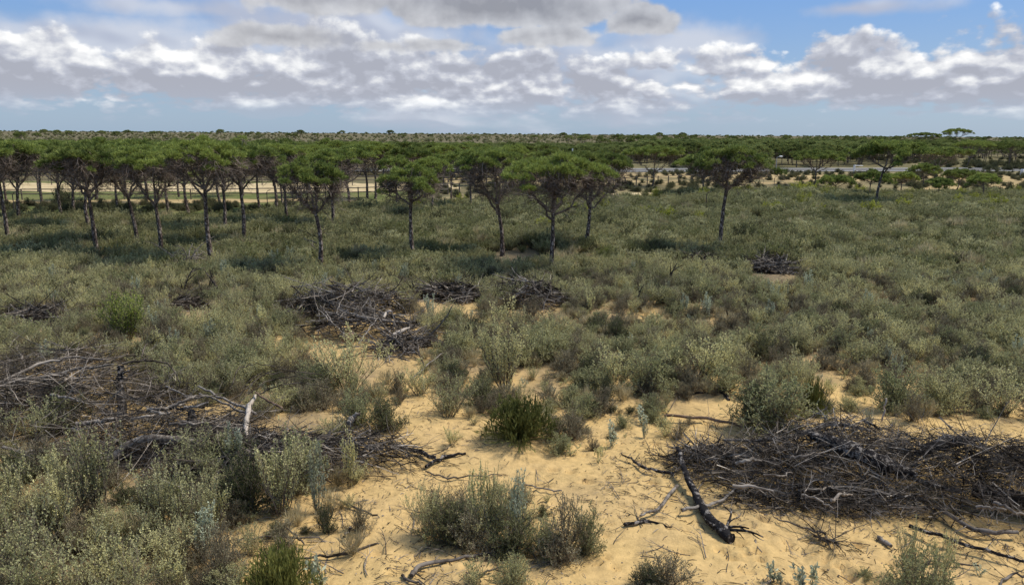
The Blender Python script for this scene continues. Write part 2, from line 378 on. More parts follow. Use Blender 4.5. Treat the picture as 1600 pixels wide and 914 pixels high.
# soil colour by place
dF = CMI @ np.stack([XX.ravel(), YY.ravel(), np.full(XX.size, -CAM_H)])
PXX = (800 + FPX * dF[0] / -dF[2]).reshape(XX.shape); PYY = (457 - FPX * dF[1] / -dF[2]).reshape(XX.shape)
front = YY > 4
CV = np.array([[int(c) for c in r] for r in COV]) / 9.0
gx = np.clip(PXX, 0, 1599) / 100; gy = np.clip((PYY - 440) / 40, 0, 11.99)
i0 = gx.astype(int); j0 = gy.astype(int); fx = gx - i0; fy = gy - j0
cvv = (CV[j0, i0] * (1 - fx) + CV[j0, i0 + 1] * fx) * (1 - fy) + (CV[j0 + 1, i0] * (1 - fx) + CV[j0 + 1, i0 + 1] * fx) * fy
cvv = np.where(front, cvv, .3)
nz = fbm(XX * .9, YY * .9, 21, 4)
lit = np.clip((cvv * 1.0 + (nz - .5) * 1.8 - .36) * 1.6, 0, 1) * .72
lit = np.maximum(lit, np.clip((YY - 24) / 6, 0, 1) * np.clip(.97 + (nz - .5) * .5, 0, 1))
sand = np.array([.545, .372, .155]); litc = np.array([.20, .155, .095])
fieldc = np.array([.115, .115, .062]); greenc = np.array([.115, .14, .05]); plain = np.array([.120, .112, .072]); pale = np.array([.40, .33, .19])
col_ = sand * (1 - lit[..., None]) + litc * lit[..., None]
def blend(c, k, mask): m_ = mask[..., None]; return c * (1 - m_) + np.array(k) * m_
col_ = blend(col_, fieldc, np.clip((YY - 34) / 14, 0, 1) * .8)
def pxpoly(pts): return [(gp(a, b).x, gp(a, b).y) for a, b in pts]
n5 = fbm(XX * .12, YY * .12, 33, 3); n6 = fbm(XX * .5, YY * .35, 35, 3)
col_ = blend(col_, greenc, poly_mask(XX, YY, pxpoly([(-400, 340), (-400, 284), (480, 284), (700, 300), (560, 330), (330, 342)])) * np.clip(.5 + n6, 0, 1))
col_ = blend(col_, (.25, .21, .11), poly_mask(XX, YY, pxpoly([(540, 330), (760, 298), (1150, 276), (2000, 276), (2000, 302), (1100, 306), (900, 308), (700, 326)])) * np.clip((n6 - .34) * 3, 0, 1))
col_ = blend(col_, (.37, .275, .14), poly_mask(XX, YY, pxpoly([(600, 284), (900, 268), (1200, 268), (2000, 267), (2000, 284), (1200, 288), (900, 292)])) * np.clip((n6 - .30) * 4, 0, 1))
col_ = blend(col_, (.20, .18, .10), np.clip((YY - 118) / 10, 0, 1))
col_ = blend(col_, (.12, .115, .06), np.clip((YY - 135) / 6, 0, 1) * np.clip((n5 - .3) * 5, .3, 1))
col_ = blend(col_, plain, np.clip((YY - 230) / 60, 0, 1))
col_ = blend(col_, (.10, .10, .065), np.clip((YY - 230) / 60, 0, 1) * np.clip((fbm(XX * .01, YY * .006, 41, 3) - .5) * 4, 0, 1) * .7)
nr, nc = XX.shape
I, J = np.meshgrid(np.arange(nr - 1), np.arange(nc - 1), indexing='ij')
fq = np.stack([I * nc + J, I * nc + J + 1, (I + 1) * nc + J + 1, (I + 1) * nc + J], -1).reshape(-1, 4)
G = Geo(); G.add(np.stack([XX, YY, ZZ], -1).reshape(-1, 3), fq)
gm = G.mesh('sand_ground', M['sand'], True)
ca = gm.color_attributes.new('soil', 'FLOAT_COLOR', 'POINT')
ca.data.foreach_set('color', np.concatenate([col_, np.ones(col_.shape[:2] + (1,))], -1).astype(np.float32).ravel())
tag(obj('sand_ground', gm), 'ochre sand with patches of litter and dry grass', kind='structure')

def ribbon(name, edge_a, edge_b, mat, z, thick=0.0, n=40):
    """sheet between two pixel polylines laid on the ground, wavy edges"""
    A = np.array([[*gp(*p)][:2] for p in edge_a]); B = np.array([[*gp(*p)][:2] for p in edge_b])
    def res(P, m_):
        d = np.concatenate([[0], np.cumsum(np.linalg.norm(np.diff(P, axis=0), axis=1))]); t = np.linspace(0, d[-1], m_)
        return np.stack([np.interp(t, d, P[:, 0]), np.interp(t, d, P[:, 1])], 1)
    m_ = n * 3; A = res(A, m_); B = res(B, m_)
    w_ = np.linalg.norm(A - B, axis=1).mean()
    if thick == 0.0 and name != 'road':
        A[:, 1] += (fbm(A[:, 0] * .35, A[:, 1] * 0, 51, 3) - .5) * min(w_ * .5, 5); B[:, 1] += (fbm(B[:, 0] * .35, B[:, 1] * 0, 57, 3) - .5) * min(w_ * .5, 5)
    v = np.concatenate([np.c_[A, np.full(m_, z)], np.c_[B, np.full(m_, z)]])
    f = [[i, i + 1, m_ + i + 1, m_ + i] for i in range(m_ - 1)]
    g = Geo(); g.add(v, f); return obj(name, g.mesh(name, mat))
tag(ribbon('riding_track', [(-900, 299), (0, 300), (500, 300), (720, 297)], [(-900, 286), (0, 286), (500, 287), (700, 288)], M['track'], .02), kind='structure')
tag(ribbon('sand_path', [(-900, 319), (0, 319), (300, 318), (560, 314)], [(-900, 313), (0, 313), (300, 312.5), (560, 311)], M['orange'], .024), kind='structure')
tag(ribbon('sand_path', [(-600, 345), (60, 345), (330, 344), (620, 328), (760, 322), (890, 310), (1060, 304), (1160, 304), (1330, 303), (1700, 305), (2200, 305)],
           [(-600, 342), (60, 342), (330, 341), (620, 322), (760, 317), (890, 305), (1060, 300.5), (1160, 298), (1330, 298.5), (1700, 300), (2200, 300)], M['track'], .02), kind='structure')
tag(ribbon('road', [(300, 268), (900, 270), (1050, 269.2), (1600, 268), (2600, 267.5)], [(300, 263), (900, 264.5), (1050, 264), (1600, 263), (2600, 262)], M['asphalt'], .10), kind='structure')
tag(ribbon('road_edge_line', [(300, 267.4), (900, 269.4), (1050, 268.9), (1600, 267.9), (2600, 267.4)], [(300, 267.15), (900, 269.15), (1050, 268.65), (1600, 267.65), (2600, 267.15)], M['paint'], .104, thick=1), kind='structure')
tag(ribbon('road_edge_line', [(300, 263.6), (900, 265.1), (1050, 264.6), (1600, 263.6), (2600, 262.6)], [(300, 263.4), (900, 264.9), (1050, 264.4), (1600, 263.4), (2600, 262.4)], M['paint'], .104, thick=1), kind='structure')
tag(ribbon('sandy_verge', [(640, 276), (950, 279), (1100, 277), (1330, 283), (1700, 283)], [(640, 271), (950, 272), (1100, 272.5), (1330, 275), (1700, 276)], M['orange'], .02), kind='structure')
tag(ribbon('sandy_verge', [(1440, 297), (1600, 296), (1800, 296)], [(1440, 290), (1600, 287), (1800, 287)], M['orange'], .02), kind='structure')

# ------------------------------------------------------------------ pine generator
def bez(a, b, sag, n, rng, wob=.03):
    t = np.linspace(0, 1, n)[:, None]; a = np.asarray(a, float); b = np.asarray(b, float)
    p = a + (b - a) * t; p[:, 2] += sag * np.sin(t[:, 0] * PI)
    L = np.linalg.norm(b - a)
    if n > 2: p[1:-1] += rng.normal(0, wob * L, (n - 2, 3))
    return p
def pine(seed, H, R, fork=.45, lean=(0, 0), bend=.0, detail=1.0, foliage=.30, trunk_r=None, cr0=.34, off=(0, 0), needle_mat='needle', twigs=1.0, nw=.020, nl=.15):
    rng = np.random.default_rng(seed)
    tr = trunk_r or .082 + .012 * H / 5
    fz = H * fork; fp = np.array([lean[0], lean[1], fz])
    T = Geo(); B = Geo(); K = Geo()
    n = 12; t = np.linspace(0, 1, n)
    px = fp[0] * t + bend * np.sin(t * PI) + rng.normal(0, .015, n).cumsum() * .5; py = fp[1] * t + rng.normal(0, .015, n).cumsum() * .5
    px += (fp[0] - px[-1]) * t; py += (fp[1] - py[-1]) * t
    T.tube(np.c_[px, py, fz * t - .15 * (1 - t)], tr * (1.25 - .5 * t) * (1 + .25 * np.exp(-t * 12)), 9, 0, rough=.10, rng=rng)
    c0 = np.array([fp[0] + off[0], fp[1] + off[1]])
    cr = cr0 * (R / 2.2) ** .5
    nc = int(2.6 * (R / cr) ** 2 * .5 + 12)
    # crown clump centres
    k = np.arange(nc); ang = k * 2.39996 + rng.normal(0, .25, nc); rr = R * .93 * np.sqrt((k + .5) / nc) * (1 + rng.normal(0, .05, nc))
    lobes = 1 + .13 * np.sin(ang * 2 + seed) + .11 * np.sin(ang * 3 + seed * 2.1)
    rr *= lobes
    dome = foliage * H
    cz = H - cr * .75 - (rr / R) ** 2.2 * dome * .36 + rng.normal(0, .12, nc)
    cc = np.c_[c0[0] + rr * np.cos(ang), c0[1] + rr * np.sin(ang), cz]
    low = rng.random(nc) < .12
    extra = cc[low] + np.c_[rng.normal(0, .12, (low.sum(), 2)), -rng.uniform(.18, .40, low.sum()) * dome / 1.4]
    allc = np.vstack([cc, extra]); crs = np.concatenate([cr * rng.uniform(.6, 1.15, nc), cr * rng.uniform(.6, .9, len(extra))])
    # limbs
    npb = 6 if R > 1.6 else 4
    la = np.arange(npb) * 2 * PI / npb + rng.uniform(0, 1.5) + rng.normal(0, .2, npb)
    limbs = []
    for i, a in enumerate(la):
        s0 = fp - np.array([0, 0, rng.uniform(0, .10) * H]) * (i % 2)
        e = np.array([c0[0] + .58 * R * math.cos(a), c0[1] + .58 * R * math.sin(a), fz + (H - fz) * rng.uniform(.36, .56)])
        p = bez(s0, e, -.04 * R if i % 3 else .04 * R, 7, rng, .03)
        B.tube(p, np.linspace(tr * .62, tr * .26, 7), 6); limbs.append(p)
    top = np.array([c0[0] + rng.normal(0, .1), c0[1] + rng.normal(0, .1), H * .86]); p = bez(fp, top, 0, 7, rng, .02); B.tube(p, np.linspace(tr * .7, tr * .2, 7), 6); limbs.append(p)
    lp = np.vstack([l[2:] for l in limbs]); mids = []
    for c_, r_ in zip(allc, crs):
        dist = np.linalg.norm((lp - c_) * np.array([1, 1, .8]), axis=1) + np.maximum(0, lp[:, 2] - c_[2] + .1) * 3
        s0 = lp[np.argsort(dist)[rng.integers(0, 3)]]
        p = bez(s0, c_, -.06 * np.linalg.norm(c_ - s0), 5, rng, .04)
        B.tube(p, np.linspace(tr * .22, .012, 5), 4 if detail > .6 else 3); mids.append(p)
    # dead fine twigs in the shade of the crown
    mp = np.vstack([m_[1:] for m_ in mids] + [l[2:] for l in limbs] * 3)
    nt = int((18 if detail > .6 else 11) * len(allc) * twigs * detail)
    for q in range(nt):
        s0 = mp[rng.integers(len(mp))]
        out = np.array([s0[0] - c0[0], s0[1] - c0[1], 0]); out /= np.linalg.norm(out) + .1
        d = out * rng.uniform(.2, 1) + rng.normal(0, .55, 3) + np.array([0, 0, .25]); d /= np.linalg.norm(d) + 1e-6
        L = rng.uniform(.25, .75) * (R / 2.2) ** .4
        e = s0 + d * L; zmax = H - cr - ((np.hypot(e[0] - c0[0], e[1] - c0[1]) / R) ** 2.2) * dome * .36
        if e[2] > zmax: e[2] = zmax - .05
        p = bez(s0, e, rng.uniform(-.04, .04), 3, rng, .09); B.tube(p, [.012, .009, .005], 3)
        if detail > .6:
            for _ in range(2):
                s1 = p[1] + (p[2] - p[1]) * rng.random(); B.tube(np.array([s1, s1 + (d + rng.normal(0, .6, 3)) * L * .4]), [.006, .003], 3)
    # needle tufts
    per = int(640 * detail)
    for c_, r_ in zip(allc, crs):
        m_ = int(per * (r_ / .34) ** 2)
        d = rng.normal(0, 1, (m_, 3)); d[:, 2] = np.abs(d[:, 2]) * 1.0 - .12; d /= np.linalg.norm(d, axis=1)[:, None]
        base = c_ + d * r_ * np.array([1, 1, .62]) * rng.uniform(.45, .95, (m_, 1))
        # tufting: snap bases toward tuft points
        ntf = max(6, m_ // 14); tp = base[:ntf]; pick = rng.integers(0, ntf, m_)
        base = tp[pick] + rng.normal(0, .025, (m_, 3))
        dirn = (tp[pick] - c_) / (r_ + 1e-6) + rng.normal(0, .42, (m_, 3)) + np.array([0, 0, .35])
        K.leaves(base, dirn, rng.normal(0, 1, (m_, 3)) + np.array([0, 0, 1.1]), rng.uniform(.7, 1.2, m_) * nl, nw, mid=.55)
    return T, B, K
PM = lambda name, TBK, nm='needle': (TBK[0].mesh('trunk', M['bark'], True), TBK[1].mesh('branches', M['limb']), TBK[2].mesh('crown', M[nm]))
def put_pine(meshes, x, y, rz, s, label, group='stone pines', name='stone_pine', z=None):
    e = empty(name, (x, y, gh1(x, y) if z is None else z), rz, s)
    tag(e, label, 'tree', group)
    for nm, me in zip(('trunk', 'branches', 'crown'), meshes): obj(nm, me, e)
    return e

# hero trees: base x, base y, crown centre x, top y, crown width, fork y, bend(px), label
HERO = [
 (860, 418, 866, 241, 150, 330, 2, 'large stone pine with dark trunk forking low into two spreading limbs, front centre'),
 (914, 385, 925, 236, 104, 318, 2, 'stone pine just behind and right of the large forked pine in the front centre'),
 (784, 392, 772, 233, 98, 318, 3, 'stone pine with pale kinked trunk just left of the large forked pine in the centre'),
 (1124, 394, 1127, 235, 112, 298, -2, 'lone straight stone pine with neat umbrella crown standing apart right of centre'),
 (647, 405, 648, 266, 86, 322, -2, 'small flat-topped stone pine with thin open crown and bare twigs, left of centre'),
 (497, 422, 492, 262, 94, 340, 6, 'small stone pine with crooked S-shaped trunk and dead side branches, left of centre'),
 (332, 410, 330, 221, 122, 296, -3, 'tall stone pine with dark trunk right behind the twisted dead bush in the left grove'),
 (252, 400, 246, 232, 92, 320, 3, 'stone pine with mottled trunk and low dead fork, left of the dead bush'),
 (214, 383, 197, 226, 104, 304, 3, 'stone pine with trunk leaning left, right of the straight dark one in the left grove'),
 (153, 395, 152, 229, 104, 302, 0, 'stone pine with two low limbs on a straight dark trunk, left grove'),
 (142, 358, 134, 224, 84, 292, -5, 'slender stone pine with bowed trunk just behind the straight dark one in the left grove'),
 (15, 380, 20, 221, 112, 284, 0, 'stone pine with reddish trunk at the left edge of the picture, front row'),
 (30, 350, 42, 222, 84, 284, 0, 'stone pine just behind the reddish-trunked one at the left edge'),
 (353, 362, 358, 224, 86, 292, 0, 'thin stone pine right of the tall pine behind the dead bush'),
 (380, 382, 384, 222, 100, 290, 3, 'stone pine with wavy pale-mottled trunk, left of the crooked small pine'),
 (449, 352, 446, 226, 84, 292, 0, 'slim stone pine standing just behind and left of the crooked small pine'),
 (522, 357, 524, 236, 84, 300, 0, 'stone pine with dense round crown just right of the crooked small pine'),
 (1369, 322, 1382, 221, 104, 262, -3, 'broad dark stone pine with thick leaning trunk on the right, in front of the road'),
 (1274, 290, 1274, 235, 80, 268, 0, 'umbrella-shaped stone pine with open Y fork standing before the road at right'),
 (1018, 291, 1020, 228, 86, 270, 2, 'twin-trunked stone pine with wide domed crown beyond the wooden fence, right of centre'),
 (1462, 280, 1468, 230, 80, 262, 0, 'wide domed stone pine behind the row of small young pines on the right'),
 (1490, 240, 1491, 201, 36, 217, 0, 'tall flat-crowned pine standing above the skyline at far right'),
 (1440, 236, 1441, 207, 40, 222, 0, 'dark rounded pine touching the skyline left of the tall flat-crowned one'),
 (1443, 290, 1443, 257, 38, 278, 0, 'young pine with small flat crown, leftmost of the small pines beside the right-hand track'),
 (1494, 297, 1498, 265, 42, 285, 1, 'young pine with leaning stem among the small pines at right'),
 (1466, 308, 1468, 279, 36, 293, 0, 'low young pine nearest the viewer among the small pines at right'),
 (1534, 313, 1531, 272, 38, 296, 0, 'young pine with drooping grey lower branches, rightmost of the small pines'),
 (1408, 299, 1410, 270, 40, 286, 0, 'young bushy pine just right of the broad dark pine on the right'),
 (1304, 303, 1304, 275, 46, 290, 0, 'low bushy young pine below the umbrella-shaped Y-forked tree'),
 (1358, 309, 1357, 268, 44, 286, 0, 'young pine just left of the broad dark pine trunk on the right'),
 (1098, 308, 1100, 244, 84, 280, 0, 'stone pine standing behind the lone straight pine right of centre'),
 (1510, 262, 1517, 220, 52, 246, 0, 'round-crowned pine beyond the road under the tall skyline pine'),
 (1576, 262, 1576, 223, 56, 246, 0, 'round-crowned pine beyond the road at the right edge'),
]
heroes = []
for i, (bx, by, cx, ty, cw, fy_, bend, lab) in enumerate(HERO):
    p = gp(bx, by + (8 * (by - 300) / 110 if by > 300 else 0)); H = zat(ty, cx, p.y); s = p.y / FPX * 1.02
    Rr = cw / 2 * s; fz = max(zat(fy_, bx, p.y), .25 * H)
    H = max(H, 1.2); fk = min(max(fz / H, .3), .72)
    # the visible near rim of a crown seen from above
    det = 1.0 if p.y < 62 else (.6 if p.y < 100 else .45)
    small = H < 3.2
    lx = 0.0
    off = (cx - bx) * s; Rr *= 1.12
    tbk = pine(100 + i, H, Rr, fk, (off * .35 + .12 * math.sin(i * 2.7), .10 * math.cos(i * 1.9)), bend * s, det, (.34 if not small else .62), None if not small else .06, off=(off * .65, 0),
               cr0=.34 if p.y < 62 else .42, nw=.023 if p.y < 62 else .036, nl=.16 if p.y < 62 else .2, twigs=1.0 if by > 330 else .6)
    put_pine(PM('pine', tbk), p.x, p.y, 0, 1.0, lab, 'stone pines')
    heroes.append((p.x, p.y, Rr))
# second stem for the twin-trunked pine and dead side branches on the crooked one
# variants for the rest
VAR = []
for k in range(6):
    VAR.append(PM('pine', pine(300 + k, 5.1 + .25 * (k % 3), 1.95 + .16 * (k % 4), .46 + .04 * (k % 3), (.2 * math.sin(k * 2), 0), .12 * math.cos(k * 3), .55, .34, cr0=.42, nw=.034, nl=.19, twigs=.8)))
FARV = []
for k in range(5):
    T, B, K = pine(400 + k, 5.0, 2.5 + .25 * (k % 3), .40, (.1, 0), .05, .26, .80, cr0=.58, nw=.06, nl=.26, twigs=.6, needle_mat='needle_far')
    g = Geo(); g.merged(T, 0); g.merged(B, 1); g.merged(K, 2); FARV.append(g.mesh('pine_far', [M['bark'], M['limb'], M['needle_far']]))
rnd = random.Random(11)
def far_enough(x, y, lst, k):
    return all((x - a) ** 2 + (y - b) ** 2 > (k * (r + 1.9)) ** 2 for a, b, r in lst)
TM = [(860, 'the large forked pine'), (784, 'the kinked pine'), (1124, 'the lone straight pine'), (647, 'the flat-topped pine'), (492, 'the crooked pine'), (330, 'the tall grove pine'), (246, 'the low-forked pine'),
      (197, 'the leaning grove pine'), (152, 'the two-limbed grove pine'), (20, 'the left edge pine'), (384, 'the wavy-trunked pine'), (1382, 'the broad dark pine'), (1274, 'the Y-forked umbrella pine'), (1020, 'the twin-trunked pine'),
      (1491, 'the tall skyline pine'), (1560, 'the right edge'), (940, 'the pine behind the forked one'), (1205, 'the street lamp'), (560, 'the dense-crowned pine'), (712, 'the gap by the kinked pine')]
def tree_where(desc, x, y):
    px, py = to_px(x, y); t = min(TM, key=lambda a: abs(a[0] - px))[1]
    dist = 'just behind' if y < 75 else 'behind' if y < 90 else 'beyond' if y < 112 else 'well beyond' if y < 130 else 'far beyond' if y < 150 else 'very far beyond'
    dist += (' and left of' if px < min(TM, key=lambda a: abs(a[0] - px))[0] else ' and right of') if y > 90 else ''
    return desc + ' seen ' + dist + ' ' + t
# grove pines by trunk position in the left grove and behind
GROVE = [(97, 335, 222, 'behind the left grove, by the dark bush'), (118, 345, 224, ''), (184, 330, 220, ''), (264, 331, 222, ''), (297, 340, 222, ''), (407, 333, 220, ''), (430, 331, 219, ''), (441, 326, 222, ''),
         (574, 310, 218, ''), (586, 311, 220, ''), (619, 337, 240, ''), (674, 343, 238, ''), (735, 334, 233, ''), (694, 296, 222, ''), (66, 322, 219, ''), (228, 318, 216, ''), (345, 320, 217, ''), (493, 308, 218, ''),
         (543, 330, 228, ''), (640, 318, 226, ''), (705, 322, 232, ''), (940, 306, 236, ''), (520, 300, 214, ''), (380, 306, 215, ''), (150, 312, 216, ''), (280, 308, 215, ''), (10, 316, 217, ''), (-40, 330, 218, ''), (-60, 370, 221, ''),
         (60, 300, 214, ''), (800, 300, 226, ''), (856, 296, 230, ''), (760, 290, 222, '')]
for i, (bx, by, ty, _) in enumerate(GROVE):
    ty += 2 + 3 * (i % 3); p = gp(bx, by); H = zat(ty, bx, p.y); v = VAR[i % 6]; s = H / (5.1 + .25 * ((i % 6) % 3))
    lab = tree_where('grove stone pine', p.x, p.y)
    put_pine(v, p.x, p.y, rnd.uniform(0, 6.28), (s * rnd.uniform(.85, 1.25),) * 2 + (s,), lab, 'stone pines of the grove before the riding track')
    heroes.append((p.x, p.y, 1.9))
# woodland beyond the track and the road
cand = []
tries = 0
while tries < 12500:
    tries += 1
    y = 104 * (340 / 104) ** rnd.random(); x = rnd.uniform(-1.1, 1.1) * (y + 5)
    px, py = to_px(x, y)
    if py > 262.0 and px > 860: continue           # the road and its verge stay clear
    if py > 277: continue
    if px > 900 and px < 1080 and py > 256 : continue
    lim = 215 - 0 if px < 1000 else 340
    if y > (205 if px < 900 else 205 + (px - 900) * .5): continue
    if px > 1440 and py > 240 and rnd.random() < .7: continue
    dens = .92 if y < 180 else .75
    if px > 880: dens *= .10 + 1.1 * min(1, max(0, (fbm(np.array([x * .035]), np.array([y * .035]), 123, 2)[0] - .38) * 5))
    if rnd.random() > dens: continue
    if not far_enough(x, y, heroes, .72): continue
    heroes.append((x, y, rnd.uniform(1.9, 3.0) * (1.15 if px > 900 else 1))); cand.append((x, y, heroes[-1][2], px))
cand.sort(key=lambda c: c[1])
far_pts = []
for i, (x, y, r, px) in enumerate(cand):
    H = rnd.uniform(3.5, 4.65) if px < 900 else rnd.uniform(3.9, 5.2)
    H *= 1.0 - .24 * min(1, max(0, (y - 110) / 80)) * (1 if px < 1000 else .35)
    s = r / 2.6
    if i < 200 and -60 < px < 1660:
        if y < 125 :
            v = VAR[i % 6]; put_pine(v, x, y, rnd.uniform(0, 6.28), (s * 1.15, s * 1.15, H / 5.3), tree_where('stone pine', x, y), 'stone pines just beyond the track and road')
        else:
            o = obj('stone_pine', FARV[i % 5], None, (x, y, 0), rnd.uniform(0, 6.28), (s, s, H / 5.0))
            tag(o, tree_where('distant stone pine', x, y), 'tree', 'distant stone pines')
    else: far_pts.append((x, y, 0, rnd.uniform(0, 6.28), rnd.uniform(.66, .80) if px < 1000 else rnd.uniform(.75, 1.0), i % 5))
# scattered trees on the far plain and along the skyline
for i in range(1600):
    y = 330 * (3200 / 330) ** rnd.random(); x = rnd.uniform(-1.25, 1.25) * y
    px, py = to_px(x, y)
    keep = .07 if px < 900 and y < 1400 else .6
    if px >= 900: keep = .6
    if rnd.random() > keep: continue
    far_pts.append((x, y, 0, rnd.uniform(0, 6.28), rnd.uniform(.7, 1.2) * (.9 + y / 4000), i % 5))
for i in range(1300):
    y = rnd.uniform(1300, 4200); x = rnd.uniform(-1.25, 1.25) * y
    far_pts.append((x, y, -.5, rnd.uniform(0, 6.28), rnd.uniform(.8, 1.3) * (.55 + y / 4200), i % 5))
for px, py in [(160, 213), (182, 214), (70, 211), (90, 212), (345, 211), (470, 212), (535, 210), (1030, 216), (1066, 216), (880, 216), (110, 213), (200, 212), (610, 212)]:
    p = gp(px, py + 4); 
    far_pts.append((p.x, p.y, 0, rnd.uniform(0, 6.28), 1.3 * min(p.y, 900) / 600, 1))

def scatter(name, pts, sources, label, smin=1.0):
    """one object of nature's uncountable: copies the listed meshes at many points"""
    P = np.array([p[:3] for p in pts]); me = bpy.data.meshes.new(name); me.vertices.add(len(P)); me.vertices.foreach_set('co', P.ravel())
    for an, k in (('rot', 3), ('scl', 4)):
        a = me.attributes.new(an, 'FLOAT', 'POINT'); a.data.foreach_set('value', np.array([p[k] for p in pts], np.float32))
    a = me.attributes.new('idx', 'INT', 'POINT'); a.data.foreach_set('value', np.array([p[5] for p in pts], np.int32))
    me.update(); o = obj(name, me); tag(o, label, kind='stuff')
    t = bpy.data.node_groups.new(name, 'GeometryNodeTree')
    t.interface.new_socket('Geometry', in_out='INPUT', socket_type='NodeSocketGeometry'); t.interface.new_socket('Geometry', in_out='OUTPUT', socket_type='NodeSocketGeometry')
    n, l = t.nodes, t.links
    gi = n.new('NodeGroupInput'); go = n.new('NodeGroupOutput'); iop = n.new('GeometryNodeInstanceOnPoints'); jn = n.new('GeometryNodeJoinGeometry')
    for s in sources:
        oi = n.new('GeometryNodeObjectInfo'); oi.transform_space = 'ORIGINAL'; oi.inputs['Object'].default_value = s; oi.inputs['As Instance'].default_value = True
        l.new(oi.outputs['Geometry'], jn.inputs[0])
    l.new(gi.outputs[0], iop.inputs['Points']); l.new(jn.outputs[0], iop.inputs['Instance']); iop.inputs['Pick Instance'].default_value = True
    def na(nm, ty):
        q = n.new('GeometryNodeInputNamedAttribute'); q.data_type = ty; q.inputs['Name'].default_value = nm; return q.outputs[0]
    l.new(na('idx', 'INT'), iop.inputs['Instance Index']); l.new(na('scl', 'FLOAT'), iop.inputs['Scale'])
    cx = n.new('ShaderNodeCombineXYZ'); l.new(na('rot', 'FLOAT'), cx.inputs[2]); l.new(cx.outputs[0], iop.inputs['Rotation'])
    l.new(iop.outputs[0], go.inputs[0])
    md = o.modifiers.new('scatter', 'NODES'); md.node_group = t
    return o
far_src = []
seen = set()
for o in C.objects:
    if o.type == 'MESH' and o.data in FARV and o.data.name not in seen: seen.add(o.data.name); far_src.append(o)
scatter('distant_woodland', far_pts, far_src, 'far-off pine woodland dotting the plain up to the skyline')

# ------------------------------------------------------------------ fences, posts and road things
def cyl(g, a, b, r, k=6, mat=0): g.tube(np.array([a, b], float), [r, r], k, mat, cap=True)
def pole_fence(name, line, step, h, label, rails=2, pr=.06, group=None):
    P = [gp(*p) for p in line]; root = empty(name, P[0]); tag(root, label, 'fence', group)
    seg = [(P[i], P[i + 1]) for i in range(len(P) - 1)]
    pts = []
    for a, b in seg:
        L = (b - a).length; n = max(1, int(L / step))
        pts += [a + (b - a) * i / n for i in range(n)]
    pts.append(P[-1]); o0 = P[0]
    g = Geo(); rr = np.random.default_rng(3); cyl(g, (0, 0, -.1), (0, 0, h + .06), pr, 7); me = g.mesh('post', M['fence'])
    for p in pts[:100]: obj('post', me, root, p - o0 + Vector((0, 0, rr.uniform(-.05, .03))), rr.uniform(0, 3))
    for k in range(rails):
        z = h - k * .42
        g = Geo()
        for a, b in zip(pts[:-1], pts[1:]):
            a1 = a - o0 + Vector((0, -pr, z + rr.uniform(-.03, .03))); b1 = b - o0 + Vector((0, -pr, z + rr.uniform(-.03, .03)))
            cyl(g, a1, b1, .045, 5)
        obj('rail', g.mesh('rail', M['fence']), root)
pole_fence('wooden_fence', [(-120, 313), (35, 313), (350, 312), (560, 309), (700, 304)], 2.6, .95, 'low wooden rail fence along the near side of the sandy riding track', 2, .055)
pole_fence('wooden_fence', [(-120, 289), (180, 289.5), (500, 290), (700, 290), (880, 289)], 3.2, 1.05, 'wooden rail fence along the far side of the sandy riding track', 2, .055)
pole_fence('wooden_fence', [(660, 303), (800, 299), (940, 292), (1060, 286), (1120, 284)], 1.9, .95, 'wooden post fence running diagonally behind the twin-trunked pine', 1, .07)
def bent_post(px, by, ty, label):
    p = gp(px, by); h = zat(ty, px, p.y); g = Geo()
    g.tube(np.array([[0, 0, -.1], [0, 0, h * .85], [.10, 0, h * .95], [.32, 0, h]]), .035, 6, cap=True)
    tag(obj('fence_post', g.mesh('fence_post', M['rust']), None, (p.x, p.y, 0)), label, 'post', 'thin bent-top fence posts')
bent_post(1209, 295, 276, 'thin bent-top dark post at right, left of the pair before the sandy verge')
bent_post(1248, 294, 275, 'thin bent-top dark post at right, right of the pair before the sandy verge')
bent_post(626, 329, 303, 'thin dark bent-top post between the small flat-topped pine and the crooked pine')
bent_post(1103, 325, 300, 'thin dark bent-top post just left of the lone straight pine')
bent_post(418, 320, 297, 'thin dark bent-top post among trunks of the left grove')
bent_post(493, 318, 300, 'thin dark bent-top post behind the crooked small pine')
bent_post(23, 332, 300, 'thin dark bent-top post at the left edge of the grove')
p = gp(1212, 271); h = zat(245, 1212, p.y)
e = tag(empty('street_lamp', (p.x, p.y, 0)), 'grey street lamp by the road, left of the umbrella-shaped pine', 'street lamp')
g = Geo(); g.tube(np.array([[0, 0, 0], [0, 0, h * .96]]), [.09, .05], 8, cap=True); obj('pole', g.mesh('pole', M['metal']), e)
g = Geo(); g.tube(np.array([[0, 0, h * .93], [.1, 0, h * .97], [.5, 0, h]]), .035, 6); obj('arm', g.mesh('arm', M['metal']), e)
g = Geo(); g.tube(np.array([[.35, 0, h], [.45, 0, h + .03], [.8, 0, h + .03], [.9, 0, h]]), [.05, .13, .13, .05], 8, cap=True); obj('lamp_head', g.mesh('lamp_head', M['white']), e)
p = gp(1334, 271); h = zat(258, 1334, p.y)
e = tag(empty('road_gate', (p.x, p.y, 0)), 'white post with short white bar beside the road, behind the broad dark pine', 'gate')
g = Geo(); g.tube(np.array([[0, 0, 0], [0, 0, h]]), .17, 4, cap=True); obj('post', g.mesh('post', M['white']), e)
g = Geo(); g.tube(np.array([[.1, 0, h * .93], [1.4, 0, h * .9]]), .06, 4, cap=True); obj('bar', g.mesh('bar', M['white']), e)
p = gp(1596, 275); g = Geo(); g.tube(np.array([[0, 0, 0], [0, 0, .9]]), .28, 4, cap=True); g.tube(np.array([[0, 0, .9], [0, 0, 1.05]]), [.34, .2], 4, cap=True)
tag(obj('marker_block', g.mesh('marker_block', M['white']), None, (p.x, p.y, 0)), 'small white block-shaped marker beside the road at the right edge', 'marker')
